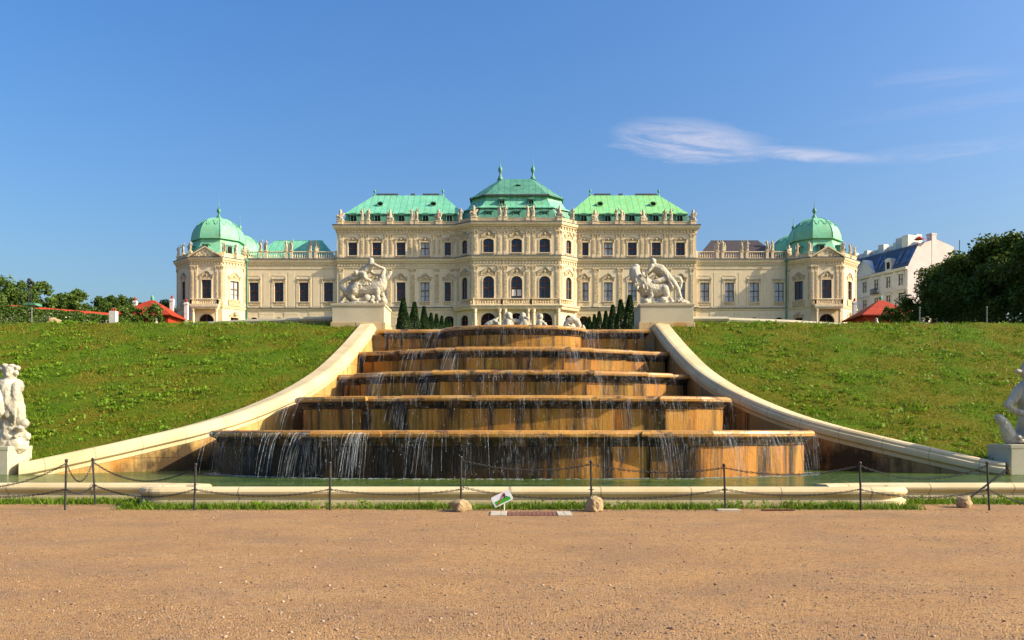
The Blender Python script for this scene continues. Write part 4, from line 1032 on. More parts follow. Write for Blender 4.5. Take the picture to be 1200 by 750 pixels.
# columns and balcony of the pavilion ground floor
for x in (-6.85,-2.8,-1.9,1.9,2.8,6.85):
    m=MB(); m.lathe(x,YP-.42,[(.38,Z0),(.38,Z0+.4),(.3,Z0+.5),(.29,20.9),(.26,21.0),(.34,21.2),(.37,21.55),(.4,21.7)],12); m.build('column',M['trim'],PAL,smooth=False)
m=MB(); pth=[(-10.1,YM-.0),(-7.25,YP),(7.25,YP),(10.1,YM)]
m.sweep(pth,[(0,21.6),(.55,21.62),(.62,21.75),(.62,22.0),(.75,22.08),(.82,22.25),(.8,22.38),(0,22.4)]); m.build('balcony_slab',M['trim'],PAL)
def balustrade(name,path,z0,h,sp=.42,out=0.,solid=False,pw=.28,posts=(),parent=None):
    m=MB(); m.sweep(path,[(out-.13,z0),(out+.13,z0),(out+.13,z0+.16),(out-.13,z0+.16)],closedprof=True)
    m.sweep(path,[(out-.15,z0+h-.16),(out+.15,z0+h-.16),(out+.17,z0+h-.05),(out+.12,z0+h),(out-.12,z0+h),(out-.15,z0+h-.05)],closedprof=True)
    if solid: m.sweep(path,[(out-.07,z0+.16),(out+.07,z0+.16),(out+.07,z0+h-.16),(out-.07,z0+h-.16)],closedprof=True)
    for a,b in zip(path,path[1:]):
        F,L=frame(a,b); n=max(1,int(L/sp))
        if not solid:
            for k in range(n):
                x,y,_=fp(F,(k+.5)*L/n,out,0); hh=h-.32; zz=z0+.16
                m.lathe(x,y,[(.05,zz),(.055,zz+.06*hh),(.1,zz+.3*hh),(.085,zz+.45*hh),(.045,zz+.75*hh),(.07,zz+hh)],6,cap=False)
        for u in (0,L): 
            m.fbox(F,u-pw/2,u+pw/2,out-pw/2,out+pw/2,z0+.003,z0+h+.04)
    return m.build(name,M['trim'],parent or PAL)
balustrade('balustrade',[(-9.6,YM-.35),(-7.1,YP-.5),(-2.4,YP-.5),(2.4,YP-.5),(7.1,YP-.5),(9.6,YM-.35)],22.4,1.05,out=0)
# horizontal courses
def course(name,path,prof,dz=None,mats=None):
    m=MB(); m.sweep(path,prof)
    if dz: dentils(m,path,*dz)
    # lead capping
    if mats:
        zt=prof[-1][1]; ot=max(p[0] for p in prof)
        m2=len(m.f); m.sweep(path,[(ot-.02,zt-.11),(ot+.05,zt-.11),(ot+.05,zt+.02),(0,zt+.04)],1)
    return m.build(name,[M['trim'],M['lead']],PAL)
course('base_course',[(-30.2,150),(-30.2,YM),(-10.1,YM)],[(0,21.9),(.12,21.92),(.18,22.1),(.22,22.3),(0,22.36)],None,True)
course('base_course',[(10.1,YM),(30.2,YM),(30.2,150)],[(0,21.9),(.12,21.92),(.18,22.1),(.22,22.3),(0,22.36)],None,True)
course('middle_cornice',PMAIN[1:-1],[(0,28.95),(.1,28.97),(.1,29.15),(.07,29.2),(.07,29.72),(.24,29.78),(.3,30.0),(.42,30.1),(.48,30.35),(.5,30.5),(0,30.62)],(29.3,29.7,.2,.22,.52),True)
course('main_cornice',PMAIN,[(0,34.7),(.1,34.72),(.1,34.9),(.06,34.95),(.06,35.3),(.3,35.36),(.4,35.55),(.55,35.65),(.62,35.9),(.64,36.05),(0,36.2)],(34.98,35.3,.24,.24,.56),True)
# rusticated ground floor skin
for F,W,ops in ((FL,WL,midops(lambda x:30.2-x)),(FR,WR,midops(lambda x:x-10.1))):
    m=MB(); op=[(o[0],o[1]+.34,o[2],o[3]+.17,o[4]) for o in ops if o[2]<19]
    for j in range(7):
        z=Z0+.15+j*.68
        F2=(F[0]+F[3]*.05,F[1]-F[2]*.05,F[2],F[3])
        facade(m,F2,W,z,min(z+.63,21.88),[(o[0],o[1],max(z,o[2]),min(z+.63,o[3]),0) for o in op if o[2]<z+.6 and o[3]>z+.03],.05)
    m.build('rusticated_base',M['stucco_low'],PAL)
# parapet with statue pedestals
PED=[]
def parapet(path,z0,h,name):
    m=MB(); m.sweep(path,[(.1,z0),(.1,z0+.15),(.02,z0+.18),(.02,z0+h-.15),(.1,z0+h-.12),(.12,z0+h),(-.3,z0+h),(-.3,z0)],closedprof=True); return m.build(name,M['trim'],PAL)
parapet([(-30.2,150),(-30.2,YM),(-10.1,YM),(-7.25,YP),(7.25,YP),(10.1,YM),(30.2,YM),(30.2,150)],36.2,.62,'parapet')
# statue meshes
FIG=[]
def fig(seed,arm,h=2.05):
    rr=random.Random(seed); s=h/1.9; a=rr.uniform(-.08,.08)
    L=[[(a,0,1.72,.11),(a,0,1.5,.07)],[(a*.8,0,1.45,.17),(0,0,1.2,.17),(.03,0,.95,.19)],[(.0,0,.95,.2),(-.05,-.02,.5,.2),(-.08,0,.06,.25)],[(.08,-.04,.9,.17),(.14,-.1,.5,.12),(.1,-.08,.06,.13)]]
    if arm==0: L+=[[(.2,0,1.42,.08),(.36,-.05,1.65,.07),(.3,-.05,1.95,.06)],[(-.2,0,1.42,.08),(-.34,-.05,1.15,.07),(-.2,-.14,.95,.06)]]
    elif arm==1: L+=[[(.2,0,1.42,.08),(.38,-.05,1.2,.07),(.2,-.18,1.1,.06)],[(-.2,0,1.42,.08),(-.38,0,1.1,.08),(-.36,-.05,.75,.12)],[(-.32,.0,.7,.12),(-.35,.05,.1,.14)]]
    else: L+=[[(.2,0,1.42,.08),(.42,0,1.25,.09),(.46,0,.7,.14),(.4,0,.1,.16)],[(-.2,0,1.42,.08),(-.4,-.05,1.5,.07),(-.45,-.05,1.75,.06)]]
    L=[[(x*s,y*s,z*s,r*s) for x,y,z,r in q] for q in L]
    return sculpt_mesh('roof_statue',L,[(0,0,.06,.32*s,.3*s,.1)],.055,2,M['roofstone'],.05)
for sd,ar in ((1,0),(2,1),(3,2)): FIG.append(fig(sd,ar))
def trophy(seed):
    rr=random.Random(seed); L=[[(0,0,0,.4),(0,0,.9,.34),(0,0,1.5,.22),(.02,0,1.85,.16)]]
    for k in range(9):
        a=rr.uniform(-1,1); L.append([(a*.2,rr.uniform(-.2,.2),rr.uniform(.3,.9),.12),(a*.75,rr.uniform(-.2,.1),rr.uniform(.7,1.75),.06)])
    for k in range(5): L.append([(rr.uniform(-.5,.5),-.2,rr.uniform(.1,.9),.17),(rr.uniform(-.6,.6),-.2,rr.uniform(.1,.9),.17)])
    return sculpt_mesh('roof_trophy',L,[(0,0,.1,.75,.4,.2)],.06,2,M['roofstone'],.06)
TRO=[trophy(5),trophy(9)]
for me_ in FIG+TRO: pass
NTH=['first','second','third','fourth','fifth','sixth','seventh','eighth','ninth','tenth','eleventh','twelfth']
def stat(x,y,z,kind,label,ph=.75,pw=.5,scale=1.):
    m_ped=MB(); m_ped.box(x-pw/2,x+pw/2,y-pw/2,y+pw/2,z-.6,z+ph-.08); m_ped.box(x-pw/2-.06,x+pw/2+.06,y-pw/2-.06,y+pw/2+.06,z+ph-.08,z+ph); m_ped.build('parapet_pedestal',M['trim'],PAL)
    me_=FIG[kind] if kind<3 else TRO[kind-3]
    o=link('roof_statue' if kind<3 else 'trophy_statue',me_,None,(x,y,z+ph),R.uniform(-.4,.4)); o.scale=(scale,)*3
    tag(o,label,'statue','stone figures along the palace roofline')
ML=[(29.65,3),(26.0,0),(24.95,1),(21.3,4),(17.65,2),(16.8,0),(13.15,3),(9.4,1)]
for s,nm in ((-1,'left'),(1,'right')):
    lst=sorted([(s*x,k) for x,k in ML])
    for i,(x,k) in enumerate(lst):
        y=YM if abs(x)>10 else YM-.62
        stat(x,y+.1,36.3,k,'stone %s on the roof edge of the %s main block, %s from the left'%('trophy group' if k>2 else 'figure',nm,NTH[i]),.75 if k<3 else .62,.55 if k<3 else .9)
for i,(x,k) in enumerate([(-7.1,3),(-2.75,0),(-1.85,1),(1.85,2),(2.75,0),(7.1,4)]):
    stat(x,YP+.12,36.3,k,'stone %s on the roof edge of the central pavilion, %s from the left'%('trophy group' if k>2 else 'figure',NTH[i]),.75 if k<3 else .62,.55 if k<3 else .9)
# ---------- roofs
def ring(x0,x1,y0,y1,z): return [(x0,y0,z),(x1,y0,z),(x1,y1,z),(x0,y1,z)]
def dormer(parent,x,y,z,w=1.15,h=1.15,mat='copper'):
    m=MB(); m.box(x-w/2,x-w/2+.14,y,y+1.2,z,z+h); m.box(x+w/2-.14,x+w/2,y,y+1.2,z,z+h); m.box(x-w/2+.14,x+w/2-.14,y,y+1.2,z+h-.16,z+h); m.box(x-w/2+.14,x+w/2-.14,y+.12,y+1.2,z,z+h-.16,1)
    m.box(x-.04,x+.04,y+.06,y+.13,z,z+h-.16,0)
    n=8; P=[(x+(w/2+.2)*math.cos(PI-PI*k/n), z+h+.32*math.sin(PI*k/n)) for k in range(n+1)]
    m.prism([(a,y-.14,b) for a,b in P],(0,1.4,0)); m.box(x-w/2-.22,x+w/2+.22,y-.12,y+.1,z-.12,z-.0)
    m.build('dormer',[M[mat],M['void']],parent)
def oxeye(parent,x,y,z,r=.42,mat='copper'):
    m=MB(); a=[k*PI/8 for k in range(16)]
    o=[(x+r*1.35*math.cos(t),y,z+r*math.sin(t)) for t in a]; i=[(x+r*1.0*math.cos(t),y,z+r*.72*math.sin(t)) for t in a]; bk=[(x+r*1.35*math.cos(t),y+1.3,z+r*math.sin(t)) for t in a]
    m.loft([bk,o,i],cap=False); m.add([(p[0],p[1]+.08,p[2]) for p in i],[tuple(range(16))],1); m.build('oval_dormer',[M[mat],M['void']],parent)
def finial(parent,x,y,z,h,r,spike,mat='copper_dark'):
    m=MB(); m.lathe(x,y,[(r*1.6,z),(r*1.2,z+.15*h),(r*.5,z+.35*h),(r*.42,z+.5*h),(r*.9,z+.6*h),(r*1.05,z+.72*h),(r*.8,z+.85*h),(r*.35,z+.95*h),(r*.2,z+h),(.03,z+h+spike*.4),(.012,z+h+spike)],10)
    m.build('finial',M[mat],parent,smooth=True)
for s in (-1,1):
    mt='copper' if s<0 else 'copper_lit'
    xa,xb=9.0,29.5
    def rr_(x0,x1,y0,y1,z): return ring(min(s*x0,s*x1),max(s*x0,s*x1),y0,y1,z)
    m=MB(); m.loft([rr_(xa,xb,YM+.55,157.4,36.3),rr_(xa+.2,xb-.75,YM+1.15,156.8,38.5)],cap=True)
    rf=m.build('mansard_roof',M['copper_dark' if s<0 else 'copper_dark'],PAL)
    m=MB(); rg=[(min(s*13.0,s*24.9),150,42.95),(max(s*13,s*24.9),150,42.95)]
    b=rr_(xa-.1,xb-.45,YM+.85,157.1,38.42); t=rr_(12.9,25.0,149.7,150.3,42.9)
    m.loft([b,t]); m.loft([[(x,y,z-.14) for x,y,z in b],b],cap=False)
    rf2=m.build('upper_roof',M[mt],PAL)
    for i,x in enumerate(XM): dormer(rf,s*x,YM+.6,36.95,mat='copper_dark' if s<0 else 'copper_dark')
    for x in (14.3,23.4): oxeye(rf2,s*x,146.3,40.55,.45,mt)
    for x in (12.95,24.95): finial(rf2,s*x,150,42.8,1.3,.2,.1)
    m=MB()
    for x0,x1 in ((13.6,16.5),(20.8,24.6),(17.9,18.6)): m.box(min(s*x0,s*x1),max(s*x0,s*x1),149.8,150.2,42.92,43.28)
    m.build('ridge_walkway',M['lead'],rf2)
# pavilion roof
def octo(a,b,c,z,yc=149.2):   # half width a, half depth b, corner cut c
    return [(-a+c,yc-b,z),(a-c,yc-b,z),(a,yc-b+c*.88,z),(a,yc+b-c*.88,z),(a-c,yc+b,z),(-a+c,yc+b,z),(-a,yc+b-c*.88,z),(-a,yc-b+c*.88,z)]
m=MB(); m.loft([octo(9.7,7.7,2.85,36.3),octo(9.2,7.2,2.8,37.6),octo(8.75,6.75,2.7,38.8)])
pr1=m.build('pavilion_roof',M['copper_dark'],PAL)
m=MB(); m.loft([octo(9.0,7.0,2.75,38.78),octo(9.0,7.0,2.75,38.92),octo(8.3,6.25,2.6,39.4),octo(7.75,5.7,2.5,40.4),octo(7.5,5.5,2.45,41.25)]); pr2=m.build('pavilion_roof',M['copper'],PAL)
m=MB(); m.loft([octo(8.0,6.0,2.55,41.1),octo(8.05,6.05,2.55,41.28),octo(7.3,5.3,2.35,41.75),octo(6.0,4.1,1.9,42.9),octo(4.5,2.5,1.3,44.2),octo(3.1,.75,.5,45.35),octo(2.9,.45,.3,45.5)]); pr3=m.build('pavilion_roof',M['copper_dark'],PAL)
m=MB(); m.sweep([(-7.9,146.0),(-5.45,143.2),(5.45,143.2),(7.9,146.0)],[(.0,41.12),(.12,41.12),(.12,41.34),(0,41.34)],closedprof=True); m.build('eave_gutter',M['lead'],pr3)
for x in PX: dormer(pr1,x,YP+.95,36.95,1.2,1.2,'copper_dark')
for x in (-2.45,2.45): dormer(pr2,x,142.75,39.55,.95,.8,'copper_dark')
oxeye(pr3,0.2,145.6,43.3,.45,'copper_dark')
for x in (-2.85,2.85): finial(pr3,x,149.2,45.4,2.6,.36,2.5)
# ---------- low wings and towers
XL=[31.75,35.9,40.1,44.3]
nst=0
for s,nm in ((-1,'left'),(1,'right')):
    if s<0: F,W=frame((-45.6,YL),(-30.2,YL)); uo=lambda x:45.6-x
    else: F,W=frame((30.2,YL),(45.6,YL)); uo=lambda x:x-30.2
    m=MB(); facade(m,F,W,Z0-3,30.7,[(uo(x),1.55,23.4,26.65,0) for x in XL]+[(uo(x),1.3,18.2,20.75,.6) for x in XL])
    f,l=frame((30.2,157) if s<0 else (45.6,157),(0,0)) if False else (None,None)
    m.build('wing_wall',M['stucco'],PAL)
    for x in XL:
        window(F,uo(x),23.4,1.55,3.25,0,'flat','curtain_glare' if s>0 else 'glass'); window(F,uo(x),18.2,1.3,2.55,.6,None,'void')
    m=MB()
    for x in XL:      # flat panels around each window and rustic base
        for d in (-1.15,1.15): m.fbox(F,uo(x)+d-.13,uo(x)+d+.13,0,.05,22.5,27.6)
        m.fbox(F,uo(x)-1.02,uo(x)+1.02,0,.045,27.75,27.9)
    for x in (33.82,38.0,42.2): 
        for z0_ in (22.6,): m.fbox(F,uo(x)-.55,uo(x)+.55,0,.03,z0_,28.3)
    for j in range(7):
        z=Z0+.15+j*.68
        for a,b in zip([30.3]+[x+.85 for x in XL],[x-.85 for x in XL]+[45.5]):
            u0,u1=sorted((uo(a),uo(b))); m.fbox(F,u0,u1,0,.05,z,min(z+.62,21.6))
    m.build('wall_panels',M['stucco'],PAL)
    p=[(-45.6,YL),(-30.2,YL)] if s<0 else [(30.2,YL),(45.6,YL)]
    course('base_course',p,[(0,21.9),(.1,21.92),(.15,22.1),(.2,22.3),(0,22.36)],None,True)
    course('wing_cornice',p,[(0,28.9),(.08,28.92),(.08,29.5),(.2,29.6),(.24,29.85),(.36,30.0),(.44,30.3),(.46,30.45),(0,30.6)],None,True)
    q=[s*x for x in (30.4,33.9,34.8,38.0,38.9,42.3,43.2,45.9)]; q=sorted(q)
    balustrade('balustrade',[(x,YL+.1) for x in q],30.66,1.25,sp=.36,pw=.42)
    for i,x in enumerate(q[1:-1] if True else q):
        stat(x,YL+.1,31.2,(i+nst)%3,'stone figure on the %s low wing balustrade, %s from the left'%(nm,NTH[i]),.78,.47,.92); 
    nst+=1
    # roof of the wing
    m=MB(); rg=lambda a,b,y0,y1,z: ring(min(s*a,s*b),max(s*a,s*b),y0,y1,z)
    m.loft([rg(30.6,46.2,145.4,157,30.5),rg(31.2,45.6,146.2,156.4,31.2),rg(34.4,42.8,151.1,151.5,35.25)])
    rf=m.build('wing_roof',M['copper'] if s<0 else M['slate'],PAL)
    m=MB(); m.box(min(s*34.4,s*42.8),max(s*34.4,s*42.8),151.1,151.5,35.2,35.35); m.build('ridge_capping',M['copper'] if s<0 else M['lead'],rf)
    # tower
    T=[(-57.65,156),(-57.65,144.75),(-53.9,YT),(-48.6,YT),(-45.6,YL+.0),(-45.6,YL+1.5)]
    if s>0: T=[(-x,y) for x,y in reversed(T)]
    tw=MB()
    for i,(a,b) in enumerate(zip(T,T[1:])):
        f,l=frame(a,b); isf=abs(a[1]-b[1])<.01; cant=(not isf) and l>3.5 and l<6
        big=l>5.3 and cant or isf
        ops=[]
        if isf: ops=[(l/2,1.6,23.5,26.6,0),(l/2,2.5,Z0,20.95,1.25)]
        elif 3.9<l<6: ops=[(l/2,1.5,23.5,26.6,0),(l/2,1.4,18.3,20.5,0)]
        facade(tw,f,l,Z0-3,30.2,ops)
        if isf:
            window(f,l/2,23.5,1.6,3.1,0,'omega','glass'); window(f,l/2,Z0,2.5,3.95,1.25,None,'void')
            for u in (.3,.95,l-.95,l-.3): pilaster(f,u,22.5,28.9,.42)
            # balcony
            m=MB(); m.fbox(f,.35,l-.35,0.01,1.1,22.0,22.3); m.fbox(f,.45,l-.45,0.01,1.0,21.7,22.0)
            for u in (.75,l-.75): 
                x,y,_=fp(f,u,.7,0); m.lathe(x,y,[(.3,Z0),(.3,Z0+.4),(.24,Z0+.5),(.22,21.2),(.3,21.4),(.32,21.7)],10)
            m.build('balcony_slab',M['trim'],PAL)
            bp=[fp(f,.45,.0,0)[:2],fp(f,.45,.95,0)[:2],fp(f,l-.45,.95,0)[:2],fp(f,l-.45,0,0)[:2]]
            balustrade('balustrade',bp,22.3,1.0,sp=.36,pw=.25)
            # pediment
            m=MB(); yy=YT
            m.prism([(a[0]+.25,yy-.5,30.22),(b[0]-.25,yy-.5,30.22),((a[0]+b[0])/2,yy-.5,31.85)],(0,.9,0)); 
            xm=(a[0]+b[0])/2
            for sx in (-1,1):
                m.prism([(xm+sx*2.75,yy-.72,30.2),(xm,yy-.72,31.85),(xm,yy-.72,32.08),(xm+sx*3.0,yy-.72,30.3)],(0,.8,0))
            pd=m.build('pediment',M['trim'],PAL)
            m=MB()
            for k in range(22):
                t=R.uniform(-1,1); zz=30.42+R.random()*(1.0*(1-abs(t))); m.lathe(xm+t*1.9,yy-.52,[(.03,zz-.14),(.15,zz-.05),(.15,zz+.06),(.03,zz+.15)],6,sy=.5)
            m.build('relief_carving',M['ornament'],pd)
        elif 3.9<l<6:
            lit=(s<0 and i==3)
            window(f,l/2,23.5,1.5,3.1,0,'omega','curtain_glare' if (s<0 and i>=3) else 'glass'); window(f,l/2,18.3,1.4,2.2,0,None,'void')  # pale pane paints the bright reflection on the left tower's right cant
            for u in (.3,l-.3): pilaster(f,u,22.5,28.9,.42)
            m=MB(); m.fbox(f,l/2-1.05,l/2+1.05,.01,.16,22.4,23.3); m.build('window_apron',M['ornament'],PAL)
            if True:
                m=MB(); m.fbox(f,l/2-.95,l/2+.95,.01,.07,20.55,21.0); m.lathe(*fp(f,l/2,.08,0)[:2],[(.05,20.7),(.5,20.9),(.45,21.2),(.1,21.5)],8,sy=.4); m.build('overdoor_carving',M['ornament'],PAL)
        elif l>2 and l<=4.3:
            pilaster(f,l-.35 if s<0 else .35,22.5,28.9,.42); 
            window(f,l/2,23.5,1.3,3.1,0,'omega','curtain_glare' if s<0 else 'glass')
    tw.build('tower_wall',M['stucco'],PAL)
    course('base_course',T,[(0,21.9),(.1,21.92),(.16,22.1),(.22,22.3),(0,22.36)],None,False)
    course('tower_cornice',T,[(0,28.9),(.1,28.92),(.1,29.1),(.06,29.15),(.06,29.5),(.24,29.56),(.3,29.75),(.42,29.85),(.5,30.1),(.52,30.2),(0,30.32)],(29.18,29.5,.2,.2,.48),True)
    parapet(T[1:-1],30.3,.75,'parapet')
    cx,cy=s*51.5,147.6
    for i,(x,y,k) in enumerate(sorted([(s*57.4,144.9,0),(s*54.0,141.2,1),(s*48.5,141.2,2),(s*45.9,143.9,3),(s*55.9,143.1,0),(s*46.9,142.6,1)])):
        stat(x,y,30.6,k,'stone %s on the parapet of the %s domed tower, %s from the left'%('trophy group' if k>2 else 'figure',nm,NTH[i]),.72,.5,.85)
    for rear in (0,1):
        if rear: cx,cy=s*51.9,160.0
        tow=PAL
        o8=lambda r,z: [(cx+r/math.cos(PI/8)*math.cos(rad(22.5+45*k)),cy+r/math.cos(PI/8)*math.sin(rad(22.5+45*k)),z) for k in range(8)]
        if rear:
            m=MB(); m.loft([o8(6.2,Z0-1),o8(6.2,30.3)]); m.build('tower_wall',M['stucco'],PAL)
        m=MB(); m.loft([o8(5.7,30.3),o8(4.7,31.6),o8(3.95,33.4),o8(3.8,34.1)]); sk=m.build('dome_skirt',M['copper_plain'],PAL)
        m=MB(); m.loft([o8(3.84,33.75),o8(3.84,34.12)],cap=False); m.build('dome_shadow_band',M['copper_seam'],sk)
        if not rear:
            for k in range(8):
                a=rad(45*k); dx,dy=math.cos(a),math.sin(a)
                f=(cx+dx*5.05+dy*.5,cy+dy*5.05-dx*.5,-dy,dx); 
                m=MB(); m.fbox(f,-.5+.5-.5,.5,-.9,.0,31.4,32.75); m.fbox(f,-.38,.38,-.0,.012,31.5,32.6,1); m.fbox(f,-.65,.65,-.9,.12,32.75,32.9)
                m.build('dormer',[M['copper_dark'],M['void']],sk)
        DR=lambda t: 4.12*math.sqrt(max(0,1-t*t))**.92 if t<.985 else .55
        zt0,H=34.12,4.15
        rings=[o8(3.9,34.0),o8(4.25,34.02),o8(4.25,34.16)]+[o8(max(.55,DR(k/14)),zt0+.05+H*(k/14)) for k in range(15)]
        m=MB(); m.loft(rings); dm=m.build('dome',M['copper_plain'],PAL)
        m=MB()
        for k in range(8):
            a=rad(22.5+45*k); c=1/math.cos(PI/8)
            m.tube([(cx+(max(.55,DR(j/14))*c+.01)*math.cos(a),cy+(max(.55,DR(j/14))*c+.01)*math.sin(a),zt0+.05+H*j/14) for j in range(15)],.055,5)
            # hanging scalloped edge
            a0=rad(45*k); e=Vector((math.cos(a0),math.sin(a0))); tt=Vector((-e.y,e.x)); pts=[]
            for q in range(13):
                w=-1+q/6; t=.66+.11*math.cos(w*2*PI)*1.0 + (.02 if q%2 else 0); r=DR(t); P=e*(r+.03)+tt*(w*r*math.tan(PI/8)); pts.append((cx+P.x,cy+P.y,zt0+.05+H*t))
            m.tube(pts,.05,4)
        m.build('dome_ribs',M['copper_seam'],dm)
        finial(dm,cx,cy,zt0+H-.05,2.0,.36,2.2)
    # down pipe at the tower joint
    m=MB(); xj=s*45.45; m.tube([(xj,YL-.45,30.1),(xj,YL-.3,29.6),(xj,YL-.14,28.8),(xj,YL-.14,17)],.1,8); m.lathe(xj,YL-.45,[(.2,29.9),(.34,30.1),(.34,30.35),(.2,30.5)],8)
    m.build('downpipe',M['copper_dark'],PAL)
# rear body of the palace so that it is closed from the side
m=MB(); m.box(-57.6,-30.3,156,166,Z0-2,30.0); m.box(30.3,57.6,156,166,Z0-2,30.0); m.build('rear_wall',M['stucco'],PAL)
# ================================================================== vegetation
def yew_mesh():
    n=5200; t=rng.random(n)**.8; a=rng.uniform(0,2*PI,n); r=(1-t)*.40+.085
    r=np.minimum(r, .42)*np.clip(t*12+.5,0,1)*(1+.10*np.sin(a*3+t*9)+rng.normal(0,.06,n)); t2=np.where(t>.97,t,.0)+np.where(t<=.97,t,0)
    c=np.stack([r*np.cos(a),r*np.sin(a),t*2.2+.05],1); v,f=leaves(c,.10,.6,.2,.6); return np_mesh('yew_leaves',v,f,M['yew'])
YM_=yew_mesh(); m=MB(); m.lathe(0,0,[(.06,-.1),(.05,1.4),(.02,2.0)],6); YT_=m.mesh('trunk',M['bark'])
def yew(x,y,h,lab):
    root=empty('clipped_yew',(x,y,terr(y)-.03),lab,'tree','clipped yew cones along the garden paths'); s=h*.93/2.2
    for n_,me in (('crown',YM_),('trunk',YT_)):
        o=link(n_,me,root,local=True); o.scale=(s*1.05,s*1.05,s); o.rotation_euler.z=R.random()*6
YL_=[(61,2.45),(67.5,2.5),(74.5,2.45),(80.5,2.1),(86,2.2),(92,2.2),(97.5,2.1),(102.5,2.1)]
YR_=[(59.6,2.6),(64.8,2.55),(70.3,2.4),(75.7,2.1),(82,2.3),(87,2.2),(93,2.15),(97.5,2.2)]
for i,(d,h) in enumerate(YL_): yew(-8.0,d,h,'clipped dark yew cone, %s from the front in the left row'%NTH[i])
for i,(d,h) in enumerate(YR_): yew(8.0,d,h,'clipped dark yew cone, %s from the front in the right row'%NTH[i])
def crown_mesh(seed,R_,H,n,leaf,mat,squash=1.):
    rr=random.Random(seed); cl=[]
    for k in range(40):
        a=rr.uniform(0,2*PI); t=rr.random(); rad_=R_*math.sqrt(max(.05,1-(2*t-1)**2))*rr.uniform(.35,1.12)
        cl.append((rad_*math.cos(a),rad_*math.sin(a),H*(.12+.8*t),R_*rr.uniform(.15,.36)))
    C=np.array(cl); k=rng.integers(0,len(C),n); d=rng.normal(size=(n,3)); d/=np.linalg.norm(d,axis=1)[:,None]; r=C[k,3]*rng.random(n)**.45
    c=C[k,:3]+d*r[:,None]; v,f=leaves(c,leaf,.8,.3,.65); return np_mesh('crown',v,f,mat)
def trunk_mesh(h,r,seed):
    rr=random.Random(seed); m=MB(); m.tube([(0,0,-.3),(.05,0,h*.3),(-.04,.05,h*.6),(.02,0,h)],[r*1.25,r,r*.75,r*.4],8)
    for k in range(5):
        a=rr.uniform(0,6.28); z=h*rr.uniform(.45,.8); L=h*rr.uniform(.25,.45); m.tube([(0,0,z),(math.cos(a)*L*.5,math.sin(a)*L*.5,z+L*.45),(math.cos(a)*L*.9,math.sin(a)*L*.9,z+L*.95)],[r*.5,r*.3,r*.12],6)
    return m.mesh('trunk',M['bark'])
CR={'small':[crown_mesh(s,1.75,3.9,3200,.30,M['leaf_mid']) for s in (1,2,3)],'big':[crown_mesh(s,3.9,6.4,13000,.30,M['leaf_dark']) for s in (4,5,6)],'mid':[crown_mesh(s,3.4,5.6,9000,.32,M['leaf_mid']) for s in (7,8)]}
TR={'small':trunk_mesh(3.6,.11,1),'big':trunk_mesh(6,.24,2),'mid':trunk_mesh(5,.2,3)}
def tree(name,x,y,kind,idx,s,zc,label,group,zg=None):
    z=terr(y) if zg is None else zg
    root=empty(name,(x,y,z),label,'tree',group)
    o=link('trunk',TR[kind],root,local=True); o.scale=(s,)*3
    o=link('crown',CR[kind][idx%len(CR[kind])],root,local=True); o.location=(0,0,zc*s); o.scale=(s,)*3; o.rotation_euler.z=R.random()*6.28
NT=NTH+['thirteenth','fourteenth','fifteenth','sixteenth','seventeenth','eighteenth','nineteenth','twentieth','twenty-first']
# round young trees beyond the red-tiled wall on the left
lt=[(-66.5,110,'mid',1.0),(-65.5,113.5,'small',1.1),(-66.5,119,'small',1.35),(-66,125.5,'small',1.2),(-67,130,'small',1.3),(-66,136,'small',1.15),(-66.5,142,'small',1.35),(-67,147,'small',1.15)]
lt.sort(key=lambda q:q[0]/q[1])
for i,(x,y,k,s) in enumerate(lt): tree('round_tree',x,y,k,i,s,1.7 if k=='small' else 2.2,'leafy green tree beyond the red-tiled wall at left, %s from the left'%NT[i],'trees beyond the red-tiled garden wall')
bt=[(-74,163,'mid',1.35),(-69,166,'mid',1.3),(-78,160,'mid',1.15),(-65.5,170,'mid',1.15),(-84,158,'mid',1.1)]
bt.sort(key=lambda q:q[0]/q[1])
for i,(x,y,k,s) in enumerate(bt): tree('broad_tree',x,y,k,i,s,2.,'broad tree behind the red-roofed garden pavilion at left, %s from the left'%NT[i],'trees behind the left garden pavilion')
for i,(x,y,s) in enumerate([(-62,95,1.25),(-66,99,1.35)]): tree('broad_tree',x,y,'mid',i,s,1.6,['tree at the far left frame edge behind the hedge','taller tree at the left frame edge, right behind another'][i],'trees at the left frame edge')
# dark trees at right
rt=[]
for yy,xx,s in [(93,46.2,.92),(88,46,1.0),(82,46,1.1),(76.5,46.5,1.12),(71,46,1.15),(65,46,1.1),(90,49.5,.98),(84,52,1.12),(97,50.8,.9),(78,52,1.2),(72,53,1.2),(66,52,1.2),(60,46,1.1)]: rt.append((xx,yy,s))
rt.sort(key=lambda q:q[0]/q[1])
for i,(x,y,s) in enumerate(rt): tree('dark_tree',x,y,'big',i,s*1.02,1.5,'dense dark green tree right of the pale apartment house, %s from the left'%NT[i],'dark trees at the right edge')
for i,(x,y,s) in enumerate([(51.6,118,.85),(53.6,117,.95)]): tree('young_tree',x,y,'small',i,s,1.2,['small dark tree beside the red-roofed pavilion at right','small tree between the red-roofed pavilion and the big dark trees'][i],'small trees by the right pavilion')
tree('young_tree',-57.9,128,'small',1,1.05,.7,'small green tree left of the dark tree at the red-roofed pavilion','small trees by the left pavilion')
tree('young_tree',-55.0,128.8,'small',2,1.1,.7,'small bushy tree standing right in front of the left red roof','small trees by the left pavilion')
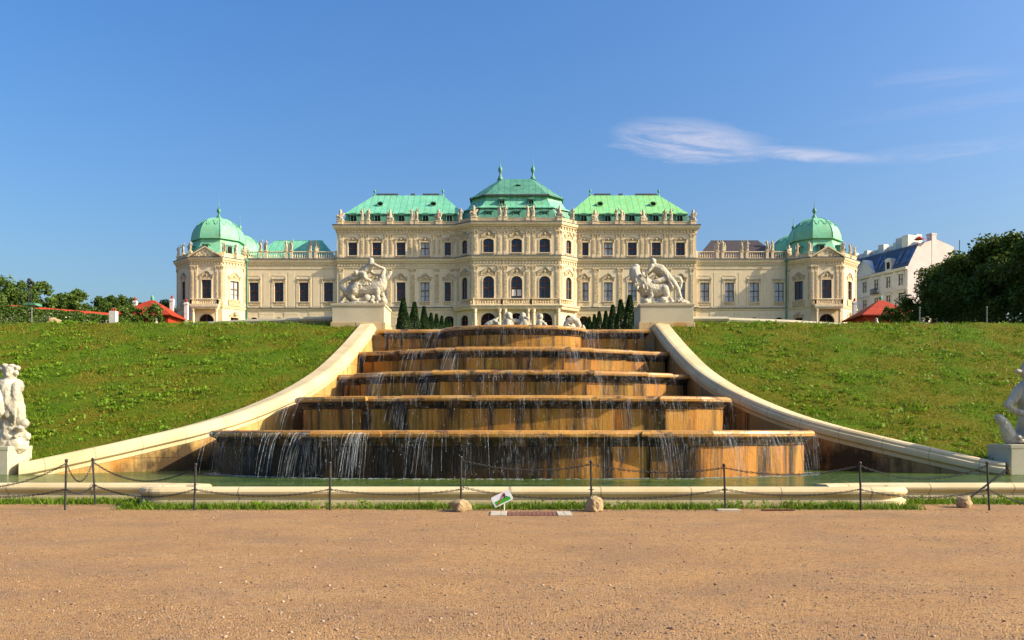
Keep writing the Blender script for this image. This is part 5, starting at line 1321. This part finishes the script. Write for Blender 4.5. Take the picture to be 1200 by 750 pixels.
# hedges
def hedge(name,p,q,wd,h0,h1,n,mat,label,leaf=.26,zf=terr):
    a=np.array(p);b=np.array(q); t=rng.random(n); c=a[None]+(b-a)[None]*t[:,None]; d=(b-a)/np.linalg.norm(b-a); nn=np.array([-d[1],d[0]])
    w=rng.uniform(-1,1,n); hz=rng.random(n); top=rng.random(n)<.45; hz=np.where(top,1,hz); w=np.where(top,w,np.sign(w))
    hh=h0+(h1-h0)*t; zb=np.array([zf(y) for y in c[:,1]]); z=zb+hh*hz*(1+.07*np.sin(t*40)+.05*np.sin(t*97))+rng.normal(0,.08,n)
    P=np.stack([c[:,0]+nn[0]*w*wd/2+rng.normal(0,.08,n),c[:,1]+nn[1]*w*wd/2+rng.normal(0,.08,n),z],1)
    v,f=leaves(P,leaf,.7,.3,.7); o=link(name,np_mesh('hedge',v,f,mat)); return tag(o,label,'hedge')
hedge('hedge',(-59.0,90),(-58.4,124),2.4,3.3,2.7,20000,M['leaf_hedge'],'long green hedge below the red-tiled garden wall at left')
hedge('hedge',(-58.4,124),(-56.5,133),2.4,2.5,1.6,5000,M['leaf_hedge'],'low end of green hedge before the left red-roofed pavilion')
hedge('hedge',(-64,93),(-64.5,150),2.0,2.9,2.4,12000,M['leaf_mid'],'taller hedge of shrubs behind the red-tiled garden wall',.34)
hedge('hedge',(44.6,40),(44.6,94),2.4,3.2,3.0,36000,M['leaf_dark'],'dark clipped hedge under the trees at right')
hedge('hedge',(51,40),(51,97),2.4,4.5,4.0,16000,M['leaf_dark'],'dark hedge behind the trees at right',.36)
# ================================================================== backdrop buildings
root=empty('garden_wall',(-60.5,108,13),'garden wall with bright red-orange tiled top running along the left hedge','wall')
m=MB(); y0,y1=88,128
def gz(y): return terr(y)+3.75-.002*(y-99)
m.hexa([(-60.9,y0,10),(-60.3,y0,10),(-60.3,y1,12),(-60.9,y1,12),(-60.9,y0,gz(y0)-.35),(-60.3,y0,gz(y0)-.35),(-60.3,y1,gz(y1)-.35),(-60.9,y1,gz(y1)-.35)]); m.build('wall_face',M['white'],root)
m=MB(); m.hexa([(-61.2,y0,gz(y0)-.4),(-60.0,y0,gz(y0)-.4),(-60.0,y1,gz(y1)-.4),(-61.2,y1,gz(y1)-.4),(-60.7,y0,gz(y0)-.05),(-60.5,y0,gz(y0)-.05),(-60.5,y1,gz(y1)-.05),(-60.7,y1,gz(y1)-.05)]); m.build('tile_coping',M['redtile'],root)
m=MB(); m.box(-61.3,-59.9,116.4,119,gz(117)-1.1,gz(117)-.15); m.build('wall_buttress',M['redtile'],root)
def pavilion(sd):
    cx,cy=sd*57.6,135; zb=terr(cy)
    root=empty('garden_pavilion',(cx,cy,zb),'small garden pavilion with bright red hipped roof beside the %s palace tower'%SIDE[sd],'pavilion','red-roofed garden pavilions')
    m=MB(); m.box(cx-3.9,cx+3.9,cy-3.5,cy+3.5,zb-.5,zb+3.1); m.build('wall',M['redtile'],root)
    m=MB(); m.box(cx-3.95,cx+3.95,cy-3.55,cy+3.55,zb-.5,zb+1.6); m.build('wall_plinth',M['white'],root)
    m=MB(); m.loft([ring(cx-4.6,cx+4.6,cy-4.2,cy+4.2,zb+3.0),ring(cx-4.6,cx+4.6,cy-4.2,cy+4.2,zb+3.15),ring(cx-2.6,cx+2.6,cy-2.3,cy+2.3,zb+4.4),ring(cx-.35,cx+.35,cy-.2,cy+.2,zb+5.9)]); rf=m.build('roof',M['redtile'],root)
    m=MB(); m.lathe(cx,cy,[(.3,zb+5.8),(.2,zb+6.0),(.34,zb+6.25),(.2,zb+6.5),(.05,zb+6.8)],8); m.build('finial',M['copper_dark'],rf,smooth=True)
    for dx,dy,h in (((-3.4,1.5,5.2),(2.2,2.2,5.6),(4.6,2.0,5.0)) if sd<0 else ((-3.2,2.4,5.2),)):
        m=MB(); m.box(cx+dx-.27,cx+dx+.27,cy+dy-.27,cy+dy+.27,zb+2.5,zb+h+.9); m.box(cx+dx-.35,cx+dx+.35,cy+dy-.35,cy+dy+.35,zb+h+.55,zb+h+.68); m.lathe(cx+dx,cy+dy,[(.2,zb+h+.9),(.2,zb+h+1.2),(.05,zb+h+1.5)],8,1)
        m.build('chimney',[M['white'],M['redtile']],root)
    # sphinx in front
    me=sculpt_mesh('sphinx_statue',[[(-.9,0,.35,.38),(-.3,0,.45,.36),(.4,0,.6,.34)],[(.45,0,.6,.3),(.6,0,1.1,.22),(.62,0,1.4,.2)],[(.5,-.2,.4,.16),(1.1,-.2,.12,.13)],[(-.8,-.25,.3,.26),(-.4,-.3,.1,.15)]],[(.0,0,.05,1.3,.4,.1),(.62,0,1.42,.24,.24,.24)],.06,2,M['marble'],.04)
    zz=terr(128); o=link('sphinx_statue',me,None,(sd*54.6,128,zz+1.3),PI if sd>0 else 0); tag(o,'small stone sphinx on a plinth before the %s red-roofed pavilion'%SIDE[sd],'statue')
    m=MB(); m.box(sd*54.6-1.3,sd*54.6+1.3,127.5,128.5,zz-.5,zz+1.3); tag(m.build('sphinx_plinth',M['plinth'],bevel=.03),'stone plinth under the sphinx before the %s red-roofed pavilion'%SIDE[sd],'plinth')
for sd in (-1,1): pavilion(sd)
# chimney block and mast at left
zz=terr(118)
root=empty('chimney_stack',(-55.7,118,zz),'white chimney stack with orange pots rising from the left hedge','chimney')
m=MB(); m.box(-56.15,-55.25,117.6,118.4,zz,zz+3.55); m.build('stack',M['white'],root)
for x in (-55.95,-55.7,-55.45):
    m=MB(); m.lathe(x,118,[(.13,zz+3.5),(.12,zz+3.8),(.09,zz+3.95)],8); m.build('chimney_pot',M['redtile'],root)
zz=terr(109)
root=empty('lamp_mast',(-62.3,109,zz),'thin mast carrying stacked dark round heads above the red-tiled wall','mast')
m=MB(); m.tube([(-62.3,109,zz),(-62.3,109,zz+6.6)],.06,8); m.tube([(-62.0,109,zz),(-62.0,109,zz+6.4)],.05,8); m.build('mast_pole',M['iron'],root)
for dx,dz in ((0,7.25),(.1,6.85),(.0,6.45),(.35,6.95),(-.1,7.0)):
    m=MB(); m.lathe(-62.2+dx,109,[(.05,zz+dz-.2),(.22,zz+dz-.08),(.24,zz+dz+.05),(.05,zz+dz+.18)],8); m.build('mast_head',M['iron'],root,smooth=True)
m=MB(); zz=terr(108); m.box(-61.4,-60.0,106.5,108,zz+3.7,zz+4.0); tag(m.build('green_canopy',M['copper_dark'],bevel=.05),'dark green flat canopy just behind the red-tiled wall','canopy')
# pale boulder on the left lawn ridge and grey garden posts on the right ridge
zz=terr(42.4); o=boulder(-22.95,42.6,.36,.3,.22,21,'pale rounded stone on the crest of the left lawn'); o.location.z=zz-.05
for i,(x,y,h) in enumerate([(22.3,47.0,.95),(26.0,47.0,.98),(-26.6,47,.9)]):
    zz=terr(y); m=MB(); m.lathe(x,y,[(.04,zz-.2),(.035,zz+h),(.055,zz+h+.02),(.055,zz+h+.08),(.03,zz+h+.13)],8)
    tag(m.build('garden_post',M['post_grey']),['short grey garden post on the right lawn crest, left one','short grey garden post on the right lawn crest, right one','short grey garden post on the left lawn crest'][i],'post','garden posts on the lawn crests')
# ---- apartment house at right
AH=empty('apartment_house',(73,166,Z0),'grey-white apartment house with blue slate mansard roof and pinkish gable at right','apartment house')
a,b=(65.6,180.5),(73.3,160); F,W=frame(a,b)
Gp=(84.0,164.0); FG,WG=frame(b,Gp)
rows=[(29.2,31.3),(25.6,27.7),(22.0,24.1)]
us=[1.6+i*(W-3.2)/6 for i in range(7)]
m=MB(); facade(m,F,W,14,32.4,[(u,1.15,z0,z1,0) for u in us for z0,z1 in rows],.25); m.build('street_wall',M['grey_render'],AH)
for u in us:
    for z0,z1 in rows: 
        o=window(F,u,z0,1.15,round(z1-z0,2),0,'flat','curtain_glare',root=AH)
        sv=[c for c in o.children if c.name.startswith('window_surround')][0]
        if 'gs' not in globals():
            gs=sv.data.copy(); gs.materials[0]=M['grey_render']; gs.materials[1]=M['grey_render']
        sv.data=gs
m=MB(); facade(m,FG,WG,14,32.4,[(1.5,.9,22,23.6,0)],.2)
q=lambda u,z:fp(FG,u,0,z)
m.add([q(0,32.4),q(2.6,36.85),q(7,38.15),q(WG,37.0),q(WG,32.4)],[(4,3,2,1,0)]); m.build('gable_wall',M['pink_render'],AH)
m=MB(); e=[fp(F,W,-14,0),fp(F,0,-14,0)]
m.add([(*fp(F,0,0,0)[:2],14),(*e[1][:2],14),(*e[1][:2],37),(*fp(F,0,0,0)[:2],32.4),(*Gp,14),(*Gp,37)],[(0,1,2,3),(1,4,5,2)]); m.build('rear_wall',M['grey_render'],AH)
m=MB(); m.sweep([a,b],[(0,31.9),(.3,31.95),(.5,32.2),(.55,32.42),(0,32.5)]); m.sweep([a,b],[(0,28.2),(.15,28.25),(.18,28.45),(0,28.5)]); m.sweep([a,b],[(0,24.7),(.15,24.75),(.18,24.95),(0,25.)])
m.build('cornice',M['grey_render'],AH)
r=lambda u,v,z:fp(F,u,v,z)
m=MB(); m.add([r(0,.1,32.5),r(W,.1,32.5),r(W,-2.6,36.9),r(0,-2.6,36.9),r(W,-7,38.2),r(0,-7,38.2),r(W,-11.5,37.0),r(0,-11.5,37.0)],[(0,1,2,3),(3,2,4,5),(5,4,6,7)])
rf=m.build('mansard_roof',M['blue_slate'],AH)
pu=us[3]
m=MB(); m.prism([r(pu-2.3,.25,32.5),r(pu+2.3,.25,32.5),r(pu,.25,35.3)],Vector(r(0,-2.2,0))-Vector(r(0,0,0))); 
for sx in (-1,1): m.prism([r(pu+sx*2.6,.4,32.5),r(pu,.4,35.35),r(pu,.4,35.7),r(pu+sx*2.9,.4,32.7)],Vector(r(0,-2.4,0))-Vector(r(0,0,0)))
m.build('street_gable',M['grey_render'],rf)
for u in (us[1],us[5]):
    m=MB(); m.fbox(F,u-.75,u+.75,-2,.1,32.5,34.3); n=8
    m.prism([r(u+.85*math.cos(PI-PI*k/n),.2,34.3+.6*math.sin(PI*k/n)) for k in range(n+1)],Vector(r(0,-2.2,0))-Vector(r(0,0,0))); m.fbox(F,u-.4,u+.4,.1,.115,32.8,34.1,1)
    m.build('dormer',[M['grey_render'],M['void']],rf)
for x0,x1,z1 in ((1,2.2,39.3),(5,6,39.0),(9,10.5,39.4),(13,14,39.1),(17,19,39.6)):
    m=MB(); m.fbox(F,x0,x1,-6.5,-5.2,37.4,z1); m.build('chimney',M['white'] if x0%4==1 else M['grey_render'],rf)
for k,(u,wd) in enumerate([(us[3]+1.9,.8),(us[5]+1.2,.8),(us[1]+1.2,.7),(us[6]-.2,1.0),(us[6]+1.0,.8),(us[0]-.2,1.),(us[4]+.1,.7),(us[2]-.3,.7)]):
    m=MB(); m.add([r(u,-.35,33.4),r(u+wd,-.35,33.4),r(u+wd,-2.0,36.1),r(u,-2.0,36.1)],[(0,1,2,3)]); m.add([r(u,-.30,33.4),r(u+wd,-.30,33.4),r(u+wd,-1.95,36.1),r(u,-1.95,36.1)],[(0,1,2,3)]); m.build('skylight',M['skylight'],rf)
m=MB(); m.fbox(F,2,W-4,-7.4,-6.4,37.6,38.9); m.fbox(F,W-8,W-6,-6.3,-5.,37.5,39.7); m.build('roof_structure',M['grey_render'],rf)
m=MB(); c=q(4.7,0); m.fbox(FG,5.9,7.0,-1.2,.05,30,39.0); m.fbox(FG,5.8,7.1,-1.3,.1,38.9,39.2); m.build('chimney',M['pink_render'],AH)
m=MB(); m.fbox(FG,2.6,5.4,-4,-2.5,36.8,39.2); m.build('roof_structure',M['white'],AH)
m=MB(); m.add([q(2.9,38.0),q(4.6,37.7),fp(FG,4.6,.9,37.4),fp(FG,2.9,.9,37.5)],[(0,1,2,3)]); m.lathe(*fp(FG,3.4,-.6,0)[:2],[(.9,37.9),(.5,38.25),(.03,38.5)],8); m.build('red_awning',M['redtile'],AH)
for u,z in ((us[4],28.5),(us[4],25.0),(us[1],25.0)):
    m=MB(); m.fbox(F,u-.9,u+.9,.0,.8,z-.1,z+.05); m.fbox(F,u-.9,u+.9,.74,.8,z+.85,z+.93)
    for k in range(13): m.fbox(F,u-.9+k*.145,u-.86+k*.145,.745,.79,z+.05,z+.85)
    m.build('iron_balcony',M['iron'],AH)
# ---- white modern block further right
root=empty('distant_house',(96,185,Z0),'white flat-roofed house far behind the dark trees at right','house')
m=MB(); m.box(93,104,182,192,14,37.6); m.build('wall',M['white'],root)
m=MB(); m.box(92.6,104.4,181.6,192.4,37.6,38.1); m.build('roof',M['lead'],root)
m=MB(); m.tube([(96,185,38),(96,185,43)],.09,6); m.build('roof_mast',M['iron'],root)
# ================================================================== light, sky, camera
SUN_EL=rad(31); SUN_AZ=rad(90+12)   # clockwise from +Y
d=Vector((math.sin(SUN_AZ)*math.cos(SUN_EL),math.cos(SUN_AZ)*math.cos(SUN_EL),math.sin(SUN_EL)))
L=bpy.data.lights.new('sun','SUN'); L.energy=4.9; L.angle=rad(.5); L.color=(1,.87,.64)
o=bpy.data.objects.new('sun',L); COL.objects.link(o); o.rotation_euler=d.to_track_quat('Z','Y').to_euler(); o.location=(60,0,60)
W=bpy.data.worlds.new('World'); scn.world=W; W.use_nodes=True; nt=W.node_tree; nt.nodes.clear()
out=N(nt,'ShaderNodeOutputWorld'); bg=N(nt,'ShaderNodeBackground'); sky=N(nt,'ShaderNodeTexSky',sky_type='NISHITA'); sky.sun_disc=False
sky.sun_elevation=SUN_EL; sky.sun_rotation=SUN_AZ; sky.altitude=200; sky.air_density=1.5; sky.dust_density=5.; sky.ozone_density=6.
# thin cirrus in the right part of the sky
tc=N(nt,'ShaderNodeTexCoord').outputs['Generated']
sp_=N(nt,'ShaderNodeSeparateXYZ'); nt.links.new(tc,sp_.inputs[0])
ax=math_(nt,'DIVIDE',sp_.outputs[0],math_(nt,'MAXIMUM',sp_.outputs[1],.05)); az=math_(nt,'DIVIDE',sp_.outputs[2],math_(nt,'MAXIMUM',sp_.outputs[1],.05))
def wisp(cx,cz,wx,wz,slope,amt,seed,sc=(5,26)):
    u=math_(nt,'DIVIDE',math_(nt,'SUBTRACT',ax,cx),wx)
    w=math_(nt,'DIVIDE',math_(nt,'SUBTRACT',math_(nt,'SUBTRACT',az,cz),math_(nt,'MULTIPLY',math_(nt,'SUBTRACT',ax,cx),slope)),wz)
    cb=N(nt,'ShaderNodeCombineXYZ'); nt.links.new(math_(nt,'MULTIPLY',ax,sc[0]),cb.inputs[0]); nt.links.new(math_(nt,'MULTIPLY',math_(nt,'SUBTRACT',az,math_(nt,'MULTIPLY',ax,slope)),sc[1]),cb.inputs[1]); cb.inputs[2].default_value=seed
    nz=noise(nt,cb.outputs[0],1.9,9,.68,1.3)
    w2=math_(nt,'ADD',w,math_(nt,'MULTIPLY',math_(nt,'SUBTRACT',nz,.5),1.5)); u2=math_(nt,'ADD',u,math_(nt,'MULTIPLY',math_(nt,'SUBTRACT',nz,.5),.7))
    r2=math_(nt,'ADD',math_(nt,'MULTIPLY',u2,u2),math_(nt,'MULTIPLY',w2,w2))
    k=ramp(nt,r2,.0,1.9,1,0)
    k=math_(nt,'MULTIPLY',math_(nt,'POWER',k,1.3),ramp(nt,nz,.34,.66,.12,1.))
    return math_(nt,'MULTIPLY',k,amt)
front=math_(nt,'GREATER_THAN',sp_.outputs[1],.2)
cl=wisp(.205,.340,.075,.022,-.08,.5,1.)
for a_ in ((.31,.326,.105,.007,-.06,.42,2.),(.50,.328,.11,.010,.10,.10,3.),(.50,.415,.07,.010,.08,.09,4.),(.53,.385,.13,.008,.16,.07,5.)):
    cl=math_(nt,'MAXIMUM',cl,wisp(*a_))
cl=math_(nt,'MULTIPLY',cl,front)
hs=N(nt,'ShaderNodeHueSaturation'); hs.inputs['Saturation'].default_value=1.25; hs.inputs['Hue'].default_value=.51; hs.inputs['Value'].default_value=1.
nt.links.new(sky.outputs[0],hs.inputs['Color'])
c=mix(nt,cl,hs.outputs[0],(6.0,5.0,4.6))
nt.links.new(c,bg.inputs['Color']); bg.inputs['Strength'].default_value=.135
nt.links.new(bg.outputs[0],out.inputs[0])
cam=bpy.data.cameras.new('camera'); cam.lens=30; cam.sensor_width=36; cam.sensor_fit='HORIZONTAL'; cam.shift_x=-6.5/1200; cam.shift_y=130/1200; cam.clip_start=.1; cam.clip_end=6000
o=bpy.data.objects.new('camera',cam); COL.objects.link(o); o.location=(.16,0,1.6); o.rotation_euler=(PI/2,0,0); scn.camera=o
vs_=scn.view_settings; vs_.view_transform='Standard'; vs_.look='None'; vs_.exposure=.68; vs_.gamma=1; vs_.use_curve_mapping=False
scn.render.engine='CYCLES'
